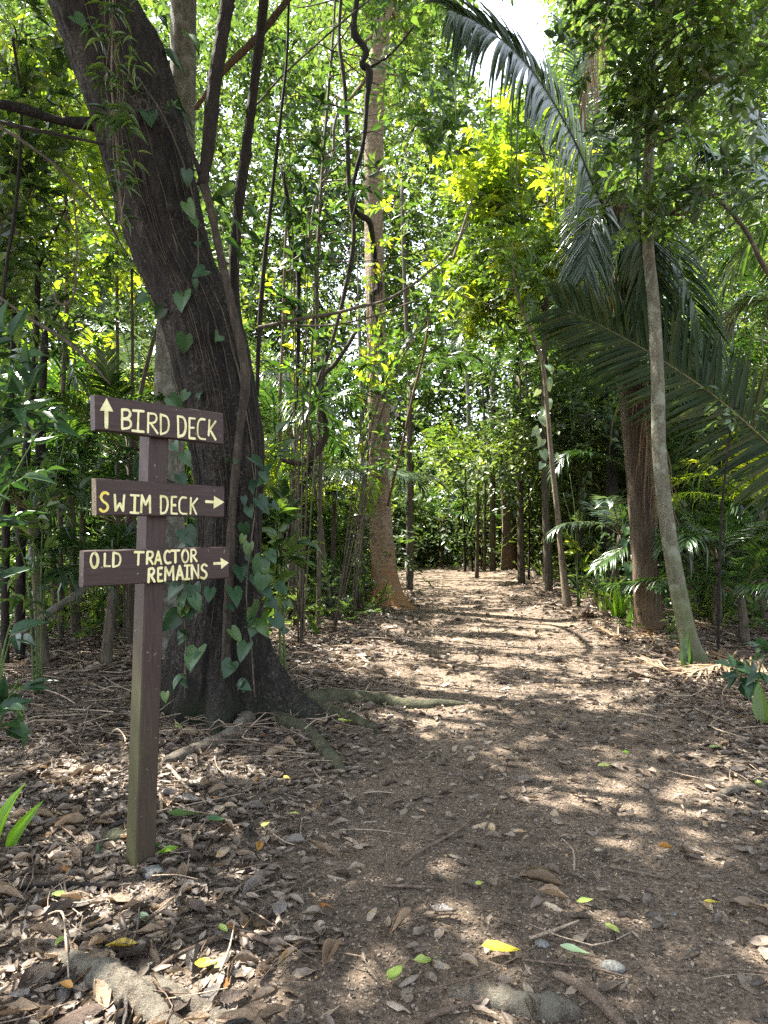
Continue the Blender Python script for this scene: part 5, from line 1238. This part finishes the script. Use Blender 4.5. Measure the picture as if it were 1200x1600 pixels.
# ---- leaf litter
def curl_leaf(curl, bend, twist, hw):
    us = np.linspace(0, 1, 6); w = np.array([.06, .36, .5, .46, .28, .0]) * 1
    v = []
    for u, h in zip(us, w):
        a = curl * (1 + .3 * math.sin(4 * u))
        for s in (-1, -.5, 0, .5, 1):
            ang = s * a
            y = math.sin(ang) / max(a, .05) * h if a > .05 else s * h
            z = (1 - math.cos(ang)) / max(a, .05) * h * hw
            z += bend * (u - .5) ** 2 * 1.6 + twist * s * h * (u - .5)
            v.append((u - .5, y, z))
    q = [(i * 5 + j, i * 5 + j + 1, i * 5 + j + 6, i * 5 + j + 5) for i in range(5) for j in range(4)]
    return np.array(v), [np.array(q)]
CURLS = [curl_leaf(.2, .08, .25, 1), curl_leaf(.6, .12, -.4, 1), curl_leaf(1.2, .1, .35, 1), curl_leaf(.4, .3, .5, 1), curl_leaf(.12, -.08, .2, 1), curl_leaf(2.3, .12, .2, 1)]
def litter_points(rs, n, dmin, dmax, bias):
    d = dmin + (dmax - dmin) * rs.random(n) ** bias
    px = rs.uniform(-160, 1360, n)
    x = (px - CX) / F * d
    return x, d
def scatter_litter():
    rs = np.random.default_rng(901)
    b = Buf()
    def put(x, d, Lr, zr, tm, r=None, tilt=.2):
        n = len(x)
        if n == 0: return
        a = rs.uniform(0, 6.28, n)
        D = np.stack([np.cos(a), np.sin(a), rs.normal(0, tilt * .7, n)], -1)
        N = np.stack([rs.normal(0, tilt, n), rs.normal(0, tilt, n), np.ones(n)], -1)
        L = rs.uniform(*Lr, n) 
        P = np.stack([x, d, gh(x, d) + rs.uniform(*zr, n)], -1)
        N = N * np.where(rs.random(n) < .6, 1, -1)[:, None]
        leaves(b, P, D, N, L, L * rs.uniform(.24, .55, n), tm, rs.beta(1.8, 2.0, n) if r is None else r, 0, True, .022)
    # foreground, thick cover
    for t in CURLS:
        x, d = litter_points(rs, 4200, 1.5, 6.2, .66)
        o = off_path(x, d); k = rs.random(len(x)) < .15 + .85 * o
        put(x[k], d[k], (.02, .09), (.002, .02), t)
    for t in CURLS[:4]:
        x, d = litter_points(rs, 5200, 6.0, 15, .85)
        o = off_path(x, d); k = rs.random(len(x)) < .1 + .9 * o
        put(x[k], d[k], (.06, .15), (.005, .035), t)
    x, d = litter_points(rs, 9000, 14, 27, 1)
    o = off_path(x, d); k = rs.random(len(x)) < .12 + .9 * o
    put(x[k], d[k], (.1, .2), (.005, .04), RH)
    o_ = link('leaf_litter', b.mesh('leaf_litter', [M['litter']])); o_['kind'] = 'stuff'; o_['label'] = 'brown and grey dead leaf litter covering the forest floor'
    # small fragments, mostly on the trail
    b = Buf()
    for lo, hi, n, s, bi in ((1.5, 4, 60000, (.004, .018), .75), (4, 9, 50000, (.01, .035), .8), (9, 18, 14000, (.03, .08), .9)):
        x, d = litter_points(rs, n, lo, hi, bi)
        a = rs.uniform(0, 6.28, n)
        D = np.stack([np.cos(a), np.sin(a), rs.normal(0, .25, n)], -1); N = np.stack([rs.normal(0, .35, n), rs.normal(0, .35, n), np.ones(n)], -1)
        L = rs.uniform(*s, n)
        leaves(b, np.stack([x, d, gh(x, d) + .003], -1), D, N, L, L * rs.uniform(.25, .8, n), RH, rs.beta(1.5, 1.9, n), 0)
    o_ = link('leaf_fragments', b.mesh('leaf_fragments', [M['litter']])); o_['kind'] = 'stuff'; o_['label'] = 'crumbled leaf and bark fragments on the trail'
    # twigs
    b = Buf()
    for i in range(2300):
        d = 1.7 + 12 * rs.random() ** .9; px = rs.uniform(-150, 1350); x = (px - CX) / F * d
        o = float(off_path(np.array(x), np.array(d)))
        if rs.random() > .1 + .9 * o: continue
        L = rs.uniform(.08, .32) * (1 + d * .06) * (1.4 if rs.random() < .2 else 1); a = rs.uniform(0, 6.28); u = np.array([math.cos(a), math.sin(a), 0]) * L / 2
        z = float(gh(x, d)); c = np.array([x, d, z + rs.uniform(.01, .04)])
        bend = np.array([-u[1], u[0], 0]) * rs.normal(0, .25)
        r = rs.uniform(.0012, .003) * (1 + d * .07)
        tube(b, [c - u + [0, 0, rs.normal(0, .012)], c + bend + [0, 0, rs.uniform(0, .01)], c + u + [0, 0, rs.normal(0, .012)]], [r, r, r * .6], n=5, seg=4, cap=False, mat=int(rs.random() < .25))
    for i in range(1100):
        d = rs.uniform(4.3, 10.5); px = rs.uniform(-150, 580) if rs.random() < .75 else rs.uniform(980, 1350); x = (px - CX) / F * d
        if float(off_path(np.array(x), np.array(d))) < .6: continue
        L = rs.uniform(.2, .8); a = rs.uniform(0, 6.28); u = np.array([math.cos(a), math.sin(a), 0]) * L / 2
        c = np.array([x, d, float(gh(x, d)) + rs.uniform(.01, .08)]); bd = np.array([-u[1], u[0], 0]) * rs.normal(0, .35); r = rs.uniform(.0025, .007)
        tube(b, [c - u + [0, 0, rs.normal(0, .03)], c - u * .3 + bd, c + u * .3 + bd * .6 + [0, 0, rs.uniform(0, .04)], c + u + [0, 0, rs.normal(0, .04)]], [r, r, r * .9, r * .6], n=9, seg=4, cap=False, mat=int(rs.random() < .3))
    o_ = link('twig_litter', b.mesh('twig_litter', [M['stick'], M['stick_pale']])); o_['kind'] = 'stuff'; o_['label'] = 'thin grey twigs strewn over the litter'
scatter_litter()

# ---- individual fallen leaves: the largest, nearest ones
LEAF_KINDS = [
    ('litter_grey', 0, 'flat grey dead leaf lying on the brown litter', 42, (.07, .13)),
    ('litter_tan', 1, 'curled tan dead leaf lying on the brown litter', 84, (.07, .13)),
    ('litter_dark', 3, 'dark brown crinkled dead leaf lying on the litter', 60, (.07, .13)),
    ('litter_tan', 5, 'long rolled pale brown dead leaf on the litter', 34, (.09, .16)),
    ('litter_orange', 4, 'small orange brown leaf among the grey litter', 22, (.04, .075)),
    ('litter_grey', 2, 'cupped grey brown dead leaf on the forest floor', 40, (.07, .12)),
]
rs = np.random.default_rng(951)
for mi, ci, lab, cnt, (l0, l1) in LEAF_KINDS:
    protos = []
    for v in range(3):
        b = Buf(); leaves(b, [(0, 0, 0)], np.array([1, 0, 0]), np.array([0, 0, 1 if v < 2 else -1]), 1.0, rs.uniform(.28, .52), CURLS[ci], [rs.random()], 0, True, .025)
        protos.append(b.mesh('fallen_leaf', [M[mi]]))
    for k in range(cnt):
        d = 1.75 + 3.6 * rs.random() ** 1.5; px = rs.uniform(0, 1200); x = (px - CX) / F * d
        if float(off_path(np.array(x), np.array(d))) < rs.random() * .75: px = rs.uniform(0, 430); x = (px - CX) / F * d
        if abs(px - 225) < 60 and 2.6 < d < 3.1: d += .5; x = (px - CX) / F * d
        o = link('fallen_leaf', protos[k % 3])
        o.location = (x, d, float(gh(x, d)) + rs.uniform(.012, .026))
        s = rs.uniform(l0, l1 * 1.12)
        o.scale = (s, s, s); o.rotation_euler = (rs.normal(0, .22), rs.normal(0, .2), rs.uniform(0, 6.28))
        tag(o, lab, 'leaf', 'fallen leaves on the forest floor')
def one_leaf(label, px, py, L, rot, mat, ci=0, wr=.42, tone=.5):
    b = Buf(); leaves(b, [(0, 0, 0)], np.array([1, 0, 0]), np.array([0, 0, 1]), L, L * wr, CURLS[ci], [tone], 0, True, .012)
    g = G(px, py)
    o = solo('fallen_leaf', b, [M[mat]], label, 'leaf', group='fallen leaves on the forest floor')
    o.location = (g[0], g[1], g[2] + .03); o.rotation_euler = (rs.normal(0, .08), rs.normal(0, .08), R(rot))
one_leaf('large bright yellow leaf lying on the trail near the half buried log', 783, 1497, .125, -4, 'leaf_yellow', 0, .46)
one_leaf('green and yellow spotted oval leaf at the lower edge of the trail', 617, 1535, .085, 60, 'leaf_lime', 0, .5, .2)
one_leaf('pale jagged green leaf beside the spotted oval leaf', 665, 1517, .085, 25, 'leaf_lime', 3, .42)
one_leaf('pale grey green ribbed leaf right of the large yellow leaf', 900, 1500, .10, -15, 'leaf_sage', 0, .4)
one_leaf('light lime leaf tipped upright near the pale stick', 957, 1463, .065, -60, 'leaf_lime', 4, .4, .8)
one_leaf('narrow yellow green leaf on the trail above the pale stick', 915, 1420, .07, 12, 'leaf_lime', 0, .38, .3)
one_leaf('small round light green leaf in the middle of the trail', 749, 1391, .035, 30, 'leaf_lime', 4, .7, .7)
one_leaf('bright lime oval leaf near the lower left corner roots', 96, 1409, .075, 0, 'leaf_lime', 4, .5, .3)
one_leaf('curled lime leaf by the thin root at lower left', 95, 1484, .05, 70, 'leaf_lime', 1, .5, .4)
one_leaf('long mustard yellow leaf above the thick pale root', 190, 1492, .10, 15, 'leaf_yellow', 1, .36, .1)
one_leaf('orange yellow leaf left of the thick pale root', 104, 1556, .06, -25, 'litter_orange', 1, .5, 1)
one_leaf('mottled yellow leaf with a torn edge among the thin roots', 322, 1522, .07, 15, 'leaf_yellow', 3, .6, .2)
one_leaf('yellow green leaf touching the mottled yellow leaf', 346, 1518, .06, 60, 'leaf_lime', 0, .5, .7)
one_leaf('lime green leaf standing by the thin looping root', 349, 1467, .06, -50, 'leaf_lime', 3, .45, .5)
one_leaf('olive dull leaf between the looping roots and the post foot', 223, 1450, .08, -60, 'leaf_sage', 3, .5, .1)
one_leaf('blue green split leaf lying right of the post foot', 290, 1282, .16, 5, 'climb', 0, .5, .9)
one_leaf('smaller blue green leaf beside the split leaf', 340, 1292, .1, 15, 'climb', 3, .5, .6)
one_leaf('fresh green leaf just right of the signpost base', 263, 1341, .09, 35, 'bright', 1, .4)
one_leaf('small lime leaf on the path side of the leaning tree', 461, 1281, .06, -15, 'leaf_lime', 0, .5, .8)
one_leaf('pale lime leaf near the long straight stick', 415, 1298, .06, 60, 'leaf_lime', 0, .5, .9)
one_leaf('yellow leaf close to the end of the long straight stick', 448, 1225, .06, -50, 'leaf_yellow', 3, .5)
one_leaf('yellow leaf resting at the right root of the leaning tree', 514, 1117, .1, 0, 'leaf_yellow', 0, .5)
one_leaf('mustard leaf by the right root of the leaning tree', 534, 1124, .09, 60, 'leaf_yellow', 4, .6, .1)
one_leaf('pale green leaf below the right root of the leaning tree', 540, 1134, .11, 15, 'leaf_lime', 3, .4, .8)
one_leaf('lime leaf scrap on the trail beyond the log', 945, 1204, .09, 15, 'leaf_lime', 0, .45, .8)
one_leaf('tiny green leaf in the middle of the shaded trail', 977, 1184, .07, 80, 'bright', 3, .6)
one_leaf('yellow narrow leaf at the right side of the trail', 1113, 1422, .06, 0, 'leaf_yellow', 0, .4)
one_leaf('yellow leaf among twigs at the right edge', 1186, 1235, .09, 80, 'leaf_lime', 3, .5, .2)
one_leaf('green leaf lying flat at the right edge of the trail', 1120, 1175, .1, 10, 'leaf_lime', 0, .4, .2)
one_leaf('brown upturned leaf with a yellow tip in the sunlit middle of the trail', 787, 1068, .16, 20, 'litter_dark', 3, .6, .4)
one_leaf('large curled grey brown leaf left of the pale stick', 850, 1392, .17, -35, 'litter_tan', 5, .4, .2)
one_leaf('second curled leaf tucked below the large curled grey brown leaf', 865, 1412, .11, -30, 'litter_tan', 2, .45, .6)
one_leaf('large dark grey shiny leaf on the trail left of the curled leaf', 695, 1437, .1, -15, 'litter_grey', 3, .5, .2)
one_leaf('long pale bark like rolled leaf standing out left on the trail', 626, 1458, .16, 62, 'litter_tan', 5, .26, 1)
one_leaf('orange brown folded leaf right of the trail middle', 1040, 1335, .06, -35, 'litter_orange', 2, .5, .8)
one_leaf('big tan curled leaf at the right edge above the corner', 1175, 1430, .12, -20, 'litter_tan', 3, .5, .4)
one_leaf('big curled light brown leaf upright at bottom centre left', 520, 1505, .15, 70, 'litter_tan', 2, .4, .6)
one_leaf('wide buff leaf on the litter left of the signpost foot', 86, 1035, .14, 80, 'litter_tan', 0, .6, 1)

# ---- roots, log, sticks, stones
def ground_tube(name, label, cat, pts, rads, mat, lift=0.0, n=None, seg=8, rough=.08, seed=1, forks=()):
    b = Buf(); r_ = np.random.default_rng(seed)
    def run(pts, rads):
        q = []
        for p, r in zip(pts, rads):
            g = G(*p[:2]); q.append(g + [0, 0, r * .35 + lift + (p[2] if len(p) > 2 else 0)])
        tube(b, q, rads, n=n or 6 * len(pts), seg=seg, rough=rough, rs=r_); return q
    q = run(pts, rads)
    for fp, fr in forks: run(fp, fr)
    return solo(name, b, [M[mat]], label, cat, base=q[0])
ground_tube('surface_root', 'thick pale forked root breaking the soil at the lower left corner', 'root', [(70, 1485), (105, 1502), (135, 1520), (175, 1540), (205, 1562), (240, 1590), (290, 1650)], [.014, .034, .046, .054, .05, .042, .034], 'root', n=90, seg=26, rough=.06, forks=[([(190, 1552), (240, 1545), (290, 1568), (350, 1595), (400, 1640)], [.036, .034, .03, .028, .024])], seed=3, lift=-.012)
ground_tube('surface_root', 'thin wavy pale root lying above the thick forked root', 'root', [(80, 1500), (110, 1503), (135, 1500), (155, 1508), (170, 1495), (185, 1510)], [.007, .01, .011, .013, .012, .008], 'stick_pale', .01, n=36)
ground_tube('surface_root', 'thin looping root crossing the litter below the lime leaf', 'root', [(245, 1520), (275, 1500), (310, 1485), (345, 1470), (385, 1468), (425, 1480), (440, 1488)], [.006, .009, .01, .011, .01, .009, .006], 'stick', .01, n=40)
ground_tube('vine_runner', 'slender pale runner arching down to the orange yellow leaf', 'vine', [(60, 1442), (85, 1443, .03), (98, 1455, .05), (103, 1500, .05), (108, 1545, .01)], [.003, .0035, .0035, .0035, .003], 'stick_pale', .01, n=30, seg=5)
ground_tube('half_buried_log', 'half buried grey log across the bottom of the trail', 'log', [(700, 1548), (760, 1558), (820, 1575), (880, 1582), (905, 1578)], [.02, .042, .045, .044, .02], 'root', -.018, n=30, seg=14, rough=.1)
ground_tube('surface_root', 'brown root curving down right of the half buried log', 'root', [(865, 1525), (895, 1540), (925, 1560), (955, 1588), (980, 1620)], [.012, .017, .019, .018, .015], 'stick', .004)
ground_tube('surface_root', 'knobbly root at the right edge of the trail', 'root', [(1118, 1250), (1140, 1240), (1165, 1236), (1190, 1235), (1215, 1225)], [.015, .024, .024, .026, .03], 'root', .005)
S_ = [('long straight brown stick lying across the litter in front of the leaning tree', [(330, 1232), (420, 1226), (500, 1212), (570, 1200)], .008, 'stick'),
      ('straight thin dark stick lower than the long straight stick', [(245, 1231), (330, 1230), (400, 1228)], .005, 'stick'),
      ('short pale peeled stick leaning by the signpost', [(250, 1187), (275, 1215), (300, 1243)], .011, 'stick_pale'),
      ('straight brown stick pointing up right on the left of the trail', [(628, 1355), (665, 1330), (710, 1305), (760, 1268)], .007, 'stick'),
      ('short dark straight stick at the left side of the trail', [(598, 1389), (650, 1391), (695, 1393)], .006, 'stick'),
      ('dark stick right of the middle of the trail', [(952, 1359), (1000, 1369), (1055, 1381)], .006, 'stick'),
      ('short black stick below the dark stick right of the middle', [(955, 1409), (1000, 1411)], .006, 'litter_dark'),
      ('pale bent stick on the trail above the grey pebble', [(828, 1472), (860, 1462), (905, 1444)], .006, 'stick_pale'),
      ('thin twig trailing right from the large yellow leaf', [(815, 1506), (870, 1512), (930, 1520), (990, 1536)], .0035, 'stick'),
      ('dark broken stick at the bottom beside the log', [(650, 1610), (695, 1588), (765, 1568)], .009, 'stick'),
      ('grey curved stick on the litter left of the tan tree', [(568, 978), (585, 968), (605, 966), (630, 972)], .02, 'bark_grey'),
      ('long bare stick lying at the right edge near the blade plant', [(1105, 1098), (1150, 1100), (1210, 1099)], .008, 'stick'),
      ('pale stick slanting out of the dead fronds at the right edge', [(1075, 1105), (1120, 1125), (1175, 1150)], .008, 'stick_pale'),
      ('thin pale stick lying along the right edge of the trail', [(930, 1110), (1000, 1118), (1055, 1130)], .006, 'stick_pale'),
      ('thick brown fallen stick left of the signpost', [(15, 1225), (45, 1212), (85, 1192)], .02, 'stick'),
      ('grey fallen stick touching the left face of the signpost', [(80, 1213), (130, 1212), (185, 1211)], .014, 'stick'),
      ('dark thin stick under the lime oval leaf at lower left', [(30, 1392), (90, 1388), (140, 1390), (185, 1392)], .012, 'liana')]
for i, (lab, pts, r, mt) in enumerate(S_):
    k = len(pts)
    ground_tube('fallen_stick', lab, 'stick', pts, [r] * (k - 1) + [r * .6], mt, .012, n=5 * k, seg=7, seed=60 + i)
def stone(label, px, py, s, mat='stone', seed=1):
    r_ = np.random.default_rng(seed)
    u = np.linspace(0, np.pi, 9); v = np.linspace(0, 2 * np.pi, 14, endpoint=False)
    Uu, Vv = np.meshgrid(u, v, indexing='ij')
    rr = 1 + .12 * np.sin(2 * Vv + seed) * np.sin(Uu) + r_.normal(0, .03, Uu.shape)
    g = G(px, py)
    V = np.stack([np.sin(Uu) * np.cos(Vv) * rr * s, np.sin(Uu) * np.sin(Vv) * rr * s * .8, np.cos(Uu) * rr * s * .5], -1)
    i = np.arange(8)[:, None] * 14; j = np.arange(14)[None]; j2 = (j + 1) % 14
    b = Buf(); b.add(V.reshape(-1, 3) + g + [0, 0, s * .2], [np.stack([i + j, i + 14 + j, i + 14 + j2, i + j2], -1).reshape(-1, 4)])
    solo('stone', b, [M[mat]], label, 'stone', base=g)
stone('smooth grey stone on the trail right of the large yellow leaf', 957, 1515, .036, seed=2)
stone('small brown grey pebble above the pale ribbed leaf', 847, 1477, .024, seed=3)
stone('flat grey stone in the litter right of the post foot', 240, 1368, .05, seed=4)
stone('mossy stone left of the post foot', 180, 1310, .06, 'root_moss', seed=5)
stone('small dark pebble on the right of the trail', 1052, 1429, .014, seed=6)
# coconut-like husk and dead frond heap at the right edge of the trail
b = Buf(); g = G(918, 968)
for i in range(60):
    u = unit(np.random.default_rng(i).normal(0, 1, 3)); u[2] = abs(u[2])
    tube(b, [g + [0, 0, .04], g + u * .08 + [0, 0, .02], g + u * .15], [.012, .009, .004], n=5, seg=4)
solo('palm_husk', b, [M['bark_fibre']], 'reddish brown fibrous palm husk at the foot of the slender leaning tree', 'husk', base=g)
def fallen_frond(label, pts, seed, L=.35):
    r_ = np.random.default_rng(seed); q = [G(*p) + [0, 0, .05 + .05 * (i % 2)] for i, p in enumerate(pts)]
    b = Buf(); frond(b, q, n=34, Lmax=L, wid=.025, droop=.12, lift=.12, rs=r_, gap=.15, ragged=.2, a0=45, a1=20)
    solo('fallen_frond', b, [M['dead_palm'], M['stick_pale']], label, 'palm frond', base=q[0])
fallen_frond('dry tan fallen frond lying between the two right hand trunks', [(1150, 1000), (1090, 985), (1040, 990), (1000, 1005)], 71)
fallen_frond('dry fallen frond heaped at the foot of the slim grey tree', [(1190, 1040), (1130, 1055), (1060, 1060), (1010, 1050)], 72)
fallen_frond('bleached fallen frond reaching toward the sunlit trail by the fibrous trunk', [(1060, 1000), (1010, 1010), (960, 1000), (930, 985)], 73, .28)
fallen_frond('brown fallen frond under the hanging dead fronds at the right edge', [(1230, 990), (1170, 985), (1120, 960), (1090, 940)], 74)
fallen_frond('brown fallen frond lying beside the feather palm foot', [(1215, 1075), (1160, 1060), (1120, 1030)], 75)
